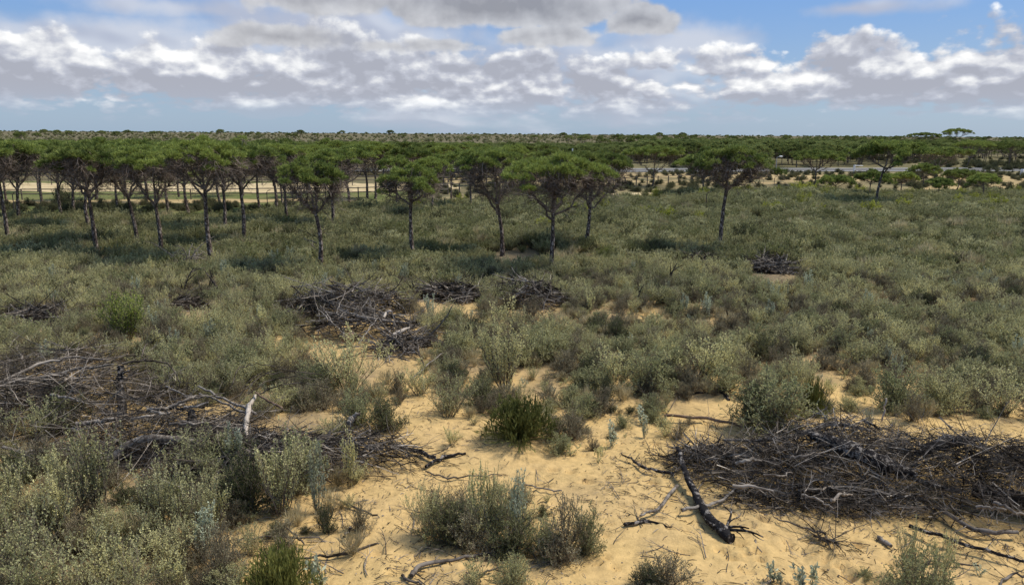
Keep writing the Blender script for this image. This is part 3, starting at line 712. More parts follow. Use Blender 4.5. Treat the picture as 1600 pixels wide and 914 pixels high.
p = gp(894, 262); h = zat(235, 894, p.y); g = Geo(); g.tube(np.array([[0, 0, 0], [0, 0, h + .3]]), .12, 5, cap=True)
tag(obj('white_pole', g.mesh('white_pole', M['white']), None, (p.x, p.y, 0)), 'white pole top showing above the crowns behind the large forked pine', 'pole')

# ------------------------------------------------------------------ shrubs
def shrub(seed, H, R, ns, nb, npl, ln, wd, spread=.8, up=.6, start=.06, sr=.006, mat='silver', stem='stem', dome=False, curl=0.0, jit=.5, along=.7, k=3):
    """ns stems, nb side shoots each, npl leaves a shoot"""
    rng = np.random.default_rng(seed); S = Geo(); L = Geo()
    for i in range(ns):
        a = rng.uniform(0, 2 * PI); q = math.sqrt(rng.random())
        b0 = np.array([math.cos(a) * R * .12 * q, math.sin(a) * R * .12 * q, 0])
        hh = H * (max(.16, (1 - q ** 3.0)) * rng.uniform(.8, 1.05) if dome else rng.uniform(.55, 1.0) * (1 - .35 * q))
        tip = np.array([math.cos(a) * R * q * spread, math.sin(a) * R * q * spread, hh])
        n = 5; t = np.linspace(0, 1, n)[:, None]
        p = b0 + (tip - b0) * np.c_[t ** 1.0, t ** 1.0, t ** (.75 if dome else .9)]; p[1:] += rng.normal(0, .02 * H, (n - 1, 3)); p[0, 2] = -.04
        S.tube(p, np.linspace(sr, sr * .4, n), k)
        sh = [(p[int(n * start)], p[-1])]
        for _ in range(nb):
            f = rng.uniform(start, .95); s0 = p[0] + (p[-1] - p[0]) * f; ii = f * (n - 1); s0 = p[int(ii)] * (1 - ii % 1) + p[min(int(ii) + 1, n - 1)] * (ii % 1)
            d = rng.normal(0, 1, 3) * np.array([1, 1, .35]); d /= np.linalg.norm(d); d = d * (1 - up) + np.array([0, 0, up]); 
            l_ = H * rng.uniform(.14, .34) * (1.2 - f * .6); e_ = s0 + d / np.linalg.norm(d) * l_
            S.tube(np.array([s0, e_]), [sr * .5, sr * .25], 3); sh.append((s0, e_))
        for (a0, a1) in sh:
            m_ = npl if np.linalg.norm(a1 - a0) < H * .45 else npl * 2
            tt_ = rng.random((m_, 1)); base = a0 + (a1 - a0) * (tt_ ** .8); ax = (a1 - a0) / (np.linalg.norm(a1 - a0) + 1e-6)
            dd = rng.normal(0, jit, (m_, 3)) + ax * along
            if curl: dd[:, 2] += curl
            L.leaves(base, dd, rng.normal(0, 1, (m_, 3)) + np.array([0, 0, 1.3]), ln * rng.uniform(.65, 1.2, m_), wd * rng.uniform(.8, 1.2, m_))
    return dict(S=S, L=L, mats=(M[stem], M[mat]))
def both(name, sh):
    s_ = sh['S'].mesh(name + '_stems', sh['mats'][0]); l_ = sh['L'].mesh(name + '_foliage', sh['mats'][1])
    g = Geo(); g.merged(sh['S'], 0); g.merged(sh['L'], 1)
    return dict(stems=s_, foliage=l_, all=g.mesh(name, list(sh['mats'])))
SH = {}
SH['silver'] = [both('silver_shrub', shrub(10 + k, .80 + .07 * k, .50 + .04 * k, 15 + 2 * k, 12, 12, .029, .015, 1.0, .62, .05, .005, 'silver')) for k in range(5)]
SH['spire'] = [both('spire_shrub', shrub(30 + k, 1.0, .30, 8 + k, 9, 11, .040, .020, .9, .84, .05, .005, 'silver_blue' if k == 2 else 'silver', jit=.45)) for k in range(3)]
SH['tall'] = [both('tall_silver_shrub', shrub(20 + k, 1.5, .50, 13 + 2 * k, 16, 15, .033, .017, .95, .84, .05, .007, 'silver', jit=.45)) for k in range(3)]
SH['grey'] = [both('grey_green_shrub', shrub(40 + k, .70, .62, 62, 10, 10, .034, .016, 1.05, .45, .05, .005, 'greygreen', dome=True)) for k in range(4)]
SH['heath'] = [both('dark_heath_shrub', shrub(50 + k, .55, .50, 60, 10, 11, .032, .011, 1.0, .45, .05, .005, 'heath', dome=True)) for k in range(3)]
SH['broom'] = [both('broom_shrub', shrub(60 + k, .80, .52, 170, 4, 6, .10, .011, 1.0, .9, .12, .006, 'broom', 'broom', jit=.12, along=1.0, dome=True)) for k in range(2)]
SH['gorse'] = [both('yellow_green_shrub', shrub(70 + k, .75, .65, 44, 9, 10, .055, .024, 1.0, .5, .08, .007, 'gorse', dome=True)) for k in range(2)]
SH['lime'] = [both('lime_green_shrub', shrub(75 + k, 1.25, .75, 40, 10, 12, .045, .020, .9, .65, .15, .008, 'lime')) for k in range(1)]
SH['dry'] = [both('dry_shrub', shrub(80 + k, .65, .45, 40, 10, 8, .026, .012, 1.0, .55, .1, .005, 'brown', 'drystem', dome=True)) for k in range(3)]
SH['scrub'] = [both('scrub_bush', shrub(90 + k, .85, .62, 30, 9, 9, .070, .021, 1.05, .72, .06, .008, ('scrub', 'scrub', 'scrub', 'scrub_pale', 'greygreen', 'scrub_dark')[k], jit=.3, along=1.0)) for k in range(6)]
SH['straw'] = [both('straw_tuft', shrub(120 + k, .42, .26, 34, 2, 5, .16, .007, 1.0, .9, .05, .0025, 'straw', 'straw', jit=.18, along=1.0)) for k in range(2)]
SH['sprig'] = [both('sprig', shrub(100 + k, .32, .16, 5, 4, 7, .034, .018, .9, .7, .1, .004, 'silver_blue' if k % 2 else 'silver')) for k in range(3)]
SH['bigleaf'] = [both('bigleaf_sprig', shrub(105 + k, .48, .10, 2, 3, 9, .060, .026, .9, .92, .1, .005, 'silver_blue', jit=.4)) for k in range(2)]
NAMES = dict(tall='silver_shrub', silver='silver_shrub', spire='silver_shrub', grey='grey_green_shrub', heath='heath_shrub', broom='broom_shrub', gorse='yellow_green_shrub', lime='lime_green_shrub', dry='dry_shrub', scrub='scrub_bush', sprig='sprig', bigleaf='sprig', straw='straw_tuft')
CATS = dict(straw='dry grass', sprig='small plant', bigleaf='small plant')
rs = random.Random(77)
used = []
def put_shrub(kind, x, y, s, label, group=None, parts=True, k=None, sz=None):
    v = SH[kind][rs.randrange(len(SH[kind])) if k is None else k]
    loc = (x, y, gh1(x, y)); rz = rs.uniform(0, 6.28); sc_ = (s, s, sz or s)
    if parts:
        e = empty(NAMES[kind], loc, rz, sc_); obj('stems', v['stems'], e); obj('foliage', v['foliage'], e)
    else: e = obj(NAMES[kind], v['all'], None, loc, rz, sc_)
    tag(e, label, CATS.get(kind, 'shrub'), group); return e
SIZE = dict(tall=(.5, 1.4), silver=(.52, .93), spire=(.32, .95), grey=(.62, .72), heath=(.52, .57), broom=(.52, .85), gorse=(.65, .75), lime=(.7, 1.25), dry=(.45, .66), straw=(.26, .42), sprig=(.16, .32), bigleaf=(.10, .48), scrub=(.62, .85))
def hero_shrub(kind, px, py, wpx, hpx, label, k=None):
    """base pixel, width and height in pixels"""
    p = gp(px, py); d = math.hypot(p.y, CAM_H); sp = d / FPX
    r, h = SIZE[kind]; s = wpx * sp / 2 / r; sz = hpx * sp * 1.08 / h
    used.append((p.x, p.y, wpx * sp / 2 * .8))
    put_shrub(kind, p.x, p.y, s, label, 'shrubs of the sandy clearing', True, k, sz)
HS = [
 ('broom', 812, 690, 138, 58, 'dense green broom bush of upright rods alone on the bare sand in the centre'),
 ('heath', 1178, 668, 96, 70, 'dark left side bush of the large rounded grey-green shrub behind the pile'),
 ('grey', 1205, 674, 150, 92, 'large rounded grey-green shrub just behind the left part of the right-hand brush pile'),
 ('broom', 1268, 650, 56, 52, 'green broom shrub tucked against the right side of the large rounded grey-green shrub'),
 ('grey', 1400, 640, 116, 72, 'broad grey-green shrub behind the right-hand brush pile, left one of two'),
 ('grey', 1470, 642, 112, 66, 'broad grey-green shrub behind the right-hand brush pile, right one of two'),
 ('dry', 1425, 668, 60, 46, 'brownish dry shrub touching the back of the right-hand brush pile'),
 ('heath', 700, 846, 112, 70, 'low dark shrub at the left end of the foreground clump on the sand'),
 ('heath', 800, 866, 112, 66, 'low dark shrub in the middle of the foreground clump on the sand'),
 ('spire', 748, 842, 60, 124, 'tall silvery spires rising from the foreground clump'),
 ('spire', 806, 850, 50, 126, 'silvery spires on the right half of the foreground clump'),
 ('silver', 668, 836, 60, 84, 'airy silver shrub at the left edge of the foreground clump'),
 ('grey', 850, 872, 70, 60, 'grey-green low shrub filling the right part of the foreground clump'),
 ('tall', 770, 846, 60, 118, 'central silvery spires of the foreground clump', 1),
 ('silver', 735, 852, 90, 80, 'feathery silver-green shrub in the left part of the foreground clump'),
 ('dry', 880, 880, 96, 98, 'grey-leaved woody shrub at the right end of the foreground clump'),
 ('grey', 912, 866, 70, 76, 'small grey shrub beside the woody one right of the foreground clump'),
 ('dry', 868, 884, 60, 44, 'reddish-grey dry low shrub at the foot of the foreground clump'),
 ('grey', 800, 930, 70, 56, 'small green shrub cut by the bottom edge below the foreground clump'),
 ('grey', 1440, 950, 132, 92, 'green shrub with silvery spires cut by the bottom edge at right'),
 ('silver', 1468, 912, 60, 112, 'silvery spires rising above the green shrub at the bottom right'),
 ('silver', 1418, 905, 50, 90, 'thin silver shrub left of the spires at the bottom right'),
 ('dry', 1040, 925, 110, 52, 'low thin-leaved shrub cut by the bottom edge right of centre'),
 ('heath', 1010, 928, 60, 40, 'dark green low shrub at the bottom edge beside a thin-leaved one'),
 ('bigleaf', 1205, 916, 26, 48, 'large-leaved blue-silver sprig at the bottom edge, leftmost of four'),
 ('bigleaf', 1222, 922, 20, 30, 'small large-leaved blue-silver sprig at the bottom edge, second of four'),
 ('bigleaf', 1252, 922, 34, 50, 'large-leaved blue-silver sprig at the bottom edge, third of four'),
 ('bigleaf', 1264, 918, 24, 62, 'tallest large-leaved blue-silver sprig at the bottom edge, rightmost of four'),
 ('sprig', 1530, 893, 24, 20, 'tiny lone rosette plant on the bare sand at the bottom right'),
 ('broom', 440, 930, 128, 76, 'dark green broom bush cut by the bottom edge left of centre'),
 ('bigleaf', 497, 918, 40, 78, 'pale silver sprig standing against the bottom broom bush'),
 ('dry', 345, 918, 90, 92, 'grey wiry shrub at the bottom edge left of the broom bush'),
 ('tall', 150, 818, 120, 158, 'tallest silvery shrub in the left foreground before the brush pile', 1),
 ('silver', 60, 690, 90, 90, 'silver-green shrub growing through the left edge of the large left pile'),
 ('heath', 105, 672, 90, 70, 'dark green shrub growing in front of the upper part of the large left pile'),
 ('silver', 300, 752, 100, 80, 'silver-green shrub overgrowing the front of the pile under the curved log'),
 ('spire', 372, 745, 50, 90, 'narrow silver shrub growing out of the brush below the split wood'),
 ('grey', 470, 765, 110, 90, 'grey-green shrub overgrowing the lower brush pile'),
 ('silver', 520, 700, 70, 56, 'small silver shrub on top of the lower brush pile'),
 ('silver', 545, 610, 120, 96, 'airy silver-green shrub on the sand behind the lower brush pile'),
 ('tall', 20, 850, 100, 130, 'tall silver shrub at the left edge below the pile'),
 ('tall', 95, 850, 100, 120, 'silver shrub in the left foreground left of the tallest one'),
 ('tall', 262, 830, 100, 130, 'silver shrub in the left foreground right of the tallest one'),
 ('tall', 330, 838, 90, 120, 'silver shrub in front of the curved grey log'),
 ('silver', 30, 905, 150, 150, 'pale yellowish silver shrub at the bottom left corner', 2),
 ('silver', 100, 925, 150, 120, 'pale silver shrub at the bottom edge beside the corner one', 3),
 ('silver', 200, 920, 130, 110, 'silver shrub at the bottom edge under the tallest left shrub'),
 ('spire', 495, 800, 60, 120, 'narrow silvery spires in front of the right end of the left brush pile'),
 ('tall', 440, 806, 130, 150, 'wide green-grey shrub in front of the left brush pile', 0),
 ('heath', 390, 800, 110, 100, 'dark green-grey shrub half covering the left brush pile'),
 ('spire', 545, 760, 40, 100, 'slim silver shoots by the right end of the left brush pile'),
 ('heath', 604, 678, 80, 52, 'dark low shrub at the right end of the left brush pile'),
 ('grey', 560, 672, 80, 60, 'grey-green shrub behind the right end of the left brush pile'),
 ('heath', 510, 828, 40, 44, 'small dark green plant on the sand before the left brush pile'),
 ('dry', 562, 826, 56, 44, 'small orange-tinted dry shrub beside the sandy clearing at left'),
 ('silver', 700, 656, 90, 84, 'airy shrub with bare stems on the sand left of the broom bush'),
 ('tall', 790, 605, 100, 132, 'tall airy silver shrub behind the broom bush in the centre', 2),
 ('dry', 900, 676, 56, 30, 'low dry plant just right of the broom bush'),
 ('sprig', 893, 708, 34, 22, 'small open green sprig on the bare sand right of the broom bush'),
 ('sprig', 934, 722, 20, 26, 'small dry sprig on the bare sand, left of a pair'),
 ('sprig', 942, 712, 20, 24, 'small grey sprig on the bare sand, right of a pair'),
 ('sprig', 954, 694, 36, 46, 'spindly silver plant with a single stem on the bare sand'),
 ('sprig', 1000, 660, 40, 30, 'low silver plant on the sand in the middle of the clearing'),
 ('grey', 1020, 655, 40, 24, 'small green-grey cushion plant in the middle of the clearing'),
 ('grey', 915, 650, 60, 36, 'small grey shrub right behind the broom bush'),
 ('heath', 945, 628, 40, 44, 'bright dark green little shrub behind the clearing'),
 ('grey', 1010, 610, 100, 70, 'silvery round shrub behind the clearing, left of the burnt litter'),
 ('silver', 960, 600, 110, 90, 'silver-green shrub standing behind the clearing in the centre'),
 ('silver', 1095, 600, 130, 100, 'large silver-green shrub over the dark litter patch right of centre'),
 ('heath', 1194, 562, 60, 44, 'almost black-green round bush right of centre in the scrub'),
 ('heath', 965, 535, 50, 34, 'dark little bush in the centre of the scrub'),
 ('silver', 1243, 618, 60, 76, 'silver shrub behind the large rounded grey-green shrub'),
 ('lime', 200, 535, 92, 88, 'bright lime-green leafy bush behind the left brush pile'),
 ('lime', 948, 408, 50, 26, 'small bright green bush among the scrub near the large forked pine'),
 ('heath', 100, 322, 44, 32, 'dark conical bush by the fence in the left grove'),
 ('heath', 1525, 585, 70, 44, 'dark green bush in the scrub near the right edge'),
 ('silver', 1565, 650, 110, 90, 'silvery shrub at the right edge behind the brush pile'),
 ('dry', 830, 505, 60, 40, 'brown-green bush in front of the middle brush heap'),
 ('grey', 715, 515, 44, 34, 'small round dark green bush right of the pale-branched pile'),
 ('gorse', 850, 365, 60, 22, 'yellow-green bush beside the trunk of the pine behind the forked one'),
 ('gorse', 1000, 348, 46, 22, 'yellow-green rounded bush in the scrub right of centre'),
 ('heath', 1075, 342, 30, 14, 'dark bush left of the lone straight pine'),
 ('dry', 1500, 420, 60, 24, 'dark grey leafless thicket on a little bank near the right edge'),
]
for a in HS: hero_shrub(*a)
def clear_of(x, y, k=1.0):
    return all((x - a) ** 2 + (y - b) ** 2 > (k * r) ** 2 for a, b, r in used)
# scattered shrubs of the near field
PILES = [(1350, 752, 310, 66), (215, 690, 250, 78), (480, 705, 150, 62), (575, 545, 112, 62), (700, 482, 62, 30), (838, 492, 56, 34), (1205, 436, 52, 26), (50, 514, 70, 24), (295, 490, 50, 24)]
def in_pile(px, py, k=1.0): return any(((px - a) / (c * k)) ** 2 + ((py - b) / (d * k)) ** 2 < 1 for a, b, c, d in PILES)
pts_s = []; y = 8.6
cells = 0
placed = []
for tr_ in range(58000):
    y = math.sqrt(rs.uniform(8.3 ** 2, 33 ** 2)); x = rs.uniform(-1.08, 1.08) * (y + 2.5)
    px, py = to_px(x, y)
    if not (-500 < px < 2100): continue
    c = cov(px, py)
    nzv = float(fbm(np.array([x * .45]), np.array([y * .45]), 61, 2)[0])
    if rs.random() > c * min(1, max(.08, .62 + (nzv - .47) * 4.0)): continue
    if in_pile(px, py, .85) or not clear_of(x, y, .9): continue
    sp = .30 if c > .6 else .42
    if any((x - a) ** 2 + (y - b) ** 2 < sp * sp for a, b in placed): continue
    placed.append((x, y))
    r = rs.random(); left = px < 620
    sizeclass = float(fbm(np.array([x * .3]), np.array([y * .3]), 71, 2)[0])
    if rs.random() < .07: kind = 'straw'
    elif left: kind = 'silver' if r < .46 else 'spire' if r < .62 else 'grey' if r < .76 else 'dry' if r < .89 else 'heath'
    else: kind = 'silver' if r < .38 else 'grey' if r < .60 else 'dry' if r < .76 else 'heath' if r < .85 else 'spire' if r < .95 else 'sprig'
    s = rs.uniform(.55, 1.12) if rs.random() < .7 else rs.uniform(.3, .55)
    if c < .35: s *= .6
    pts_s.append((y, x, kind, s * (.85 + .3 * sizeclass), px))
pts_s.sort()
cnt = {}
rest = {}
DESC = dict(silver='airy silver-green shrub', spire='narrow spiry silver shrub', grey='round grey-green bush',
            heath='low dark heath bush', dry='brownish half-dry bush', sprig='small pale sprig', straw='dry straw tuft', scrub='dull scrub bush', gorse='yellow-green bush')
MARKS = [(812, 688, 'the green broom bush'), (1200, 672, 'the big rounded bush'), (750, 860, 'the foreground clump'), (1440, 914, 'the bottom right bush'), (440, 914, 'the bottom broom bush'),
         (165, 860, 'the tallest left shrub'), (250, 690, 'the curved grey log'), (390, 660, 'the pale split wood'), (570, 530, 'the bleached pile'), (700, 466, 'the small low heap'),
         (838, 470, 'the middle heap'), (1205, 420, 'the grey-branched heap'), (50, 500, 'the thin flat heap'), (200, 535, 'the lime-green bush'), (1194, 562, 'the almost black bush'),
         (1330, 730, 'the right-hand brush pile'), (790, 605, 'the tall airy central shrub'), (1550, 700, 'the right end of the brush pile'), (295, 470, 'the upright dead stems'), (1400, 500, 'the dense right-hand scrub'),
         (1090, 790, 'the charred log'), (1525, 585, 'the dark bush at right edge')] + [(h[0], h[1], t) for h, t in zip(HERO[:18],
         ['the large forked pine', 'the pine behind the forked one', 'the kinked pine', 'the lone straight pine', 'the flat-topped pine', 'the crooked pine', 'the tall grove pine', 'the mottled low-forked pine', 'the leaning grove pine',
          'the two-limbed grove pine', 'the bowed slender pine', 'the left edge pine', 'the second edge pine', 'the thin grove pine', 'the wavy-trunked pine', 'the slim pine', 'the dense-crowned pine', 'the broad dark pine'])]
MARKW = [(gp(a, b).x, gp(a, b).y, t) for a, b, t in MARKS]
def where(desc, x, y, s, kind):
    """description by size and by the nearest thing one can find"""
    mx, my, t = min(MARKW, key=lambda m_: math.hypot(m_[0] - x, (m_[1] - y) * .8))
    dx, dy = x - mx, (y - my) * .8; q = math.hypot(dx, dy)
    lr = 'right' if dx > 0 else 'left'; fb = 'behind' if dy > 0 else 'before'
    if min(abs(dx), abs(dy)) > .38 * max(abs(dx), abs(dy)): rel = fb + '-' + lr + ' of '
    elif abs(dx) > abs(dy): rel = lr + ' of '
    else: rel = fb + ' '
    rel = ('close ' if q < 1.2 else '' if q < 2.6 else 'farther ' if q < 4.5 else 'well ') + rel
    size = 'tall ' if s > .92 else 'small ' if s < .62 else ''
    return size + desc + ' ' + rel + t
for (y, x, kind, s, px) in pts_s:
    vis = -60 < px < 1660
    cnt[kind] = cnt.get(kind, 0) + (1 if vis else 0)
    if vis and cnt[kind] <= (230 if kind == 'silver' else 120):
        zone = 'on the left' if px < 530 else 'in the middle' if px < 1070 else 'on the right'
        dist = 'near foreground' if y < 15 else 'middle ground'
        put_shrub(kind, x, y, s, where(DESC[kind], x, y, s, kind), (DESC[kind] + 's in the scrub').replace('bushs', 'bushes'), y < 14.5)
    else: rest.setdefault(kind, []).append((x, y, gh1(x, y), rs.uniform(0, 6.28), s, rs.randrange(len(SH[kind]))))
# far scrub field: dense
def single_sources(kind):
    out = []
    for v in SH[kind]:
        got = next((o for o in C.objects if o.type == 'MESH' and o.data == v['all'] and o.parent is None), None)
        if got is None:                      # make sure one plain copy stands in the field
            x = rs.uniform(-12, 12); y = rs.uniform(24, 30)
            got = put_shrub(kind, x, y, .7, where(DESC[kind], x, y, .7, kind), (DESC[kind] + 's in the scrub').replace('bushs', 'bushes'), False, SH[kind].index(v))
        out.append(got)
    return out
edge = [(-600, 345), (60, 345), (330, 344), (620, 328), (760, 323), (890, 311), (1060, 305), (1160, 305), (1700, 306)]
ex = [p[0] for p in edge]; ey = [p[1] for p in edge]
field = []
for tr_ in range(86000):
    y = math.sqrt(rs.uniform(27 ** 2, 88 ** 2)); x = rs.uniform(-1.15, 1.15) * (y + 2)
    if rs.random() > min(1.0, 46 / y): continue
    px, py = to_px(x, y)
    if not (-700 < px < 2300): continue
    if py < float(np.interp(px, ex, ey)) + 1.0: continue
    fade = min(1, (y - 27) / 7)
    if rs.random() > fade: continue
    if rs.random() > .40: continue
    if in_pile(px, py, 1.0): continue
    field.append((y, x, px))
field.sort()
n_sc = 0; straw_pts = []; dark_pts = []; scrub_rest = []; gorse_pts = []; hsil = []
for (y, x, px) in field:
    nzv = float(fbm(np.array([x * .14]), np.array([y * .14]), 81, 3)[0]); r = rs.random()
    if rs.random() < max(0, (.41 - nzv) * 4): continue
    s = rs.uniform(.55, 1.2) * (.6 + .8 * nzv)
    if r < .16 * min(1, max(0, (52 - y) / 14)): hsil.append((x, y, gh1(x, y), rs.uniform(0, 6.28), s, rs.randrange(5))); continue
    if r < .006 + (.022 if px > 830 and y > 42 else 0): gorse_pts.append((x, y, s)); continue
    if .90 < r < .93 and y < 60: straw_pts.append((x, y, gh1(x, y), rs.uniform(0, 6.28), rs.uniform(1.2, 2.2), rs.randrange(2))); continue
    if r > .985 and len(dark_pts) < 110 and y > 36: dark_pts.append((x, y, s)); continue
    if n_sc < 240 and -20 < px < 1620:
        zone = 'on the left' if px < 530 else 'in the middle' if px < 1070 else 'on the right'
        n_sc += 1; put_shrub('scrub', x, y, s, where(DESC['scrub'], x, y, s, 'scrub'), 'scrub bushes around the pine trunks', False); continue
    scrub_rest.append((x, y, gh1(x, y), rs.uniform(0, 6.28), s * (1.15 if y > 50 else 1), rs.randrange(6)))
for i, (x, y, s) in enumerate([g_ for g_ in gorse_pts if -80 < to_px(g_[0], g_[1])[0] < 1680][:150]):
    put_shrub('gorse', x, y, s * (1.5 if y > 42 else .9), where(DESC['gorse'], x, y, s, 'gorse'), 'yellow-green bushes in the far scrub', False)
gorse_pts = [g_ for g_ in gorse_pts if -80 < to_px(g_[0], g_[1])[0] < 1680]; dark_pts = [g_ for g_ in dark_pts if -80 < to_px(g_[0], g_[1])[0] < 1680]
for (x, y, s) in dark_pts: put_shrub('heath', x, y, s * 1.7, where('dark bush', x, y, s, 'heath'), 'dark bushes in the far scrub', False)
scatter('straw_grass', straw_pts, single_sources('straw'), 'tufts of dry straw grass through the far scrub')
scatter('scrub_field', scrub_rest, single_sources('scrub'), 'dense dull green scrub covering the flat ground around the pines')
sil = rest.pop('silver', []) + hsil
if sil: scatter('silver_scrub', sil, single_sources('silver'), 'pale silver-green scrub between the clearing and the pines')
for k_, pts in rest.items():
    if pts: scatter(NAMES[k_] + '_cover', pts, single_sources(k_), DESC[k_] + 's filling the middle ground')
cover = []
for tr_ in range(11500):
    y = math.sqrt(rs.uniform(8.3 ** 2, 31 ** 2)); x = rs.uniform(-1.0, 1.0) * (y + 1.5); px, py = to_px(x, y)
    c = cov(px, py)
    if rs.random() > .05 + .75 * c or in_pile(px, py, .8): continue
    if c < .15 and rs.random() < .75: continue
    cover.append((x, y, gh1(x, y), rs.uniform(0, 6.28), rs.uniform(.25, 1.0), rs.randrange(8)))
scatter('ground_cover', cover, single_sources('sprig') + single_sources('dry') + single_sources('straw'), 'low seedlings and half-dry sprigs carpeting the sand between the shrubs')
# low bushes beyond the path: dark shrubs in the grove, along the verge and on the plain
low = []
for tr_ in range(11500):
    y = 56 * (132 / 56) ** rs.random(); x = rs.uniform(-1.12, 1.12) * (y + 2); px, py = to_px(x, y)
    ed = float(np.interp(px, ex, ey))
    ok = False
    if px < 640: ok = 320 < py < ed - 2 and rs.random() < .55
    else: ok = 285 < py < ed - 5 and rs.random() < (.5 if fbm(np.array([x * .1]), np.array([y * .1]), 93, 2)[0] > .5 else .12)
    if 269.5 < py < 283 and px > 640: ok = rs.random() < (.8 if fbm(np.array([x * .12]), np.array([y * .3]), 97, 2)[0] > .52 else .08)
    if 255 < py < 262 and px > 860: ok = rs.random() < .9
    if ok: low.append((x, y, 0, rs.uniform(0, 6.28), rs.uniform(.7, 1.5) * .9, rs.randrange(3)))
for tr_ in range(1700):
    y = rs.uniform(136, 215); x = rs.uniform(-.1, .8) * y
    if fbm(np.array([x * .05]), np.array([y * .05]), 131, 2)[0] > .45: low.append((x, y, 0, rs.uniform(0, 6.28), rs.uniform(1.0, 2.4), rs.randrange(3)))
scatter('dark_undergrowth', low, single_sources('heath'), 'dark low bushes under the grove and along the sandy verge')
pl = []
for tr_ in range(2600):
    y = 240 * (1600 / 240) ** rs.random(); x = rs.uniform(-.8, .6) * y
    pl.append((x, y, 0, rs.uniform(0, 6.28), rs.uniform(1.0, 2.2) * (1 + y / 900), rs.randrange(6)))
scatter('plain_scrub', pl, single_sources('scrub'), 'grey-brown heath scrub speckling the far plain')

# ------------------------------------------------------------------ brush piles, logs and twigs
def branch_path(rng, start, dirn, L, curv, n=6, wob=.04, sag=0.0):
    p = [np.array(start, float)]; d = np.array(dirn, float); d /= np.linalg.norm(d)
    ax = rng.normal(0, 1, 3); ax -= ax.dot(d) * d; ax /= np.linalg.norm(ax)
    for i in range(n - 1):
        d = d + ax * curv / n + rng.normal(0, wob, 3) + np.array([0, 0, sag / n]); d /= np.linalg.norm(d); p.append(p[-1] + d * L / (n - 1))
    return np.array(p)
def add_branch(g, rng, start, dirn, L, r, curv, subs, mat=0, sag=-.2, zf=None, depth=0):
    p = branch_path(rng, start, dirn, L, curv, 7 if depth == 0 else 4, .06, sag)
    if zf is not None: p[:, 2] = np.maximum(p[:, 2], zf)
    g.tube(p, np.linspace(r, r * .35, len(p)), 5 if r > .02 else 3, mat)
    for _ in range(subs):
        i = rng.integers(1, len(p) - 1); d = p[i + 1] - p[i]; d = d / np.linalg.norm(d) + rng.normal(0, .55, 3)
        add_branch(g, rng, p[i], d, L * rng.uniform(.25, .5), r * .5, curv * 1.2, max(0, subs // 2 - 1), mat, sag, zf, depth + 1)
def brush_pile(seed, lumps, n, angle, label, mats=('twig_dark', 'twig', 'twig_brown'), probs=(.5, .25, .25), r=(.006, .014), L=(.5, 1.5), spread=.5, core=True, subs=3):
    """lumps: list of (px, py, half width px, depth m, height m)"""
    rng = np.random.default_rng(seed); g = Geo(); P0 = gp(lumps[0][0], lumps[0][1])
    wts = np.array([l[2] for l in lumps], float); wts /= wts.sum()
    for q in range(n):
        px, py, hw, dp, hh = lumps[rng.choice(len(lumps), p=wts)]
        p = gp(px, py); sp = math.hypot(p.y, CAM_H) / FPX
        a = rng.uniform(0, 2 * PI); u = rng.random() ** .6
        ox = math.cos(a) * u * hw * sp; oy = math.sin(a) * u * dp
        top = hh * math.sqrt(max(0, 1 - u * u)); z = top * rng.uniform(.35, 1.0) ** .7
        th = angle + rng.normal(0, spread) + (PI if rng.random() < .5 else 0)
        if rng.random() < .25: th = a + rng.normal(0, .4)
        d = np.array([math.cos(th), math.sin(th), rng.normal(.05, .22)])
        L_ = rng.uniform(*L); st = np.array([p.x - P0.x + ox, p.y - P0.y + oy, z]) - d * L_ * .4
        st[2] = max(st[2], .02)
        rr = rng.uniform(*r) * (1.6 if rng.random() < .08 else 1)
        add_branch(g, rng, st, d, L_, rr, rng.normal(0, .8), subs if rng.random() < .6 else 1, int(rng.choice(len(mats), p=probs)), rng.uniform(-.6, .1), .0)
    o = obj('brush_pile', g.mesh('brush_pile', [M[m_] for m_ in mats]), None, (P0.x, P0.y, gh1(P0.x, P0.y)))
    return tag(o, label, 'brush pile', 'brush piles')
brush_pile(1, [(1330, 762, 215, 1.25, .85), (1500, 765, 165, 1.2, 1.05), (1200, 745, 140, 1.0, .65), (1110, 728, 80, .7, .35), (1580, 785, 110, 1.1, .95), (1660, 775, 110, 1.1, .95), (1300, 720, 130, .7, .95), (1290, 790, 170, .5, .30)], 2900, .15,
           'big pile of black and grey burnt twigs on the sand at right', probs=(.54, .22, .24), spread=.9, r=(.005, .011), L=(.35, 1.15), subs=4)
brush_pile(2, [(120, 650, 170, 1.7, 1.0), (0, 660, 120, 1.7, 1.0), (260, 690, 150, 1.3, .75), (90, 610, 160, 1.2, 1.1), (170, 725, 170, .6, .35), (330, 700, 90, .9, .6)], 1900, .25,
           'large tall pile of dark branches at the left behind the silvery shrubs', probs=(.54, .24, .22), L=(.5, 1.8), spread=.7, r=(.005, .012), subs=4)
brush_pile(3, [(450, 725, 120, 1.0, .6), (560, 718, 90, .8, .45), (380, 735, 90, .9, .6), (330, 760, 80, .6, .4)], 1100, -.1,
           'lower brush pile of fine grey twigs left of the clearing, beside the pale split wood', probs=(.48, .24, .28), L=(.4, 1.1))
brush_pile(4, [(570, 520, 85, 1.0, .75), (500, 490, 60, .9, .8), (630, 550, 60, .8, .5), (560, 490, 80, .8, 1.1)], 620, -.35,
           'pile of bleached grey branches in the scrub left of centre', ('twig_dark', 'greylog', 'twig_brown'), (.40, .45, .15), (.010, .026), (.7, 1.9), .7)
brush_pile(5, [(700, 468, 52, .9, .50)], 240, 0., 'small low heap of dark branches right of the bleached pile', ('twig_dark', 'twig', 'twig_brown'), (.55, .25, .20), (.014, .03), (.6, 1.5))
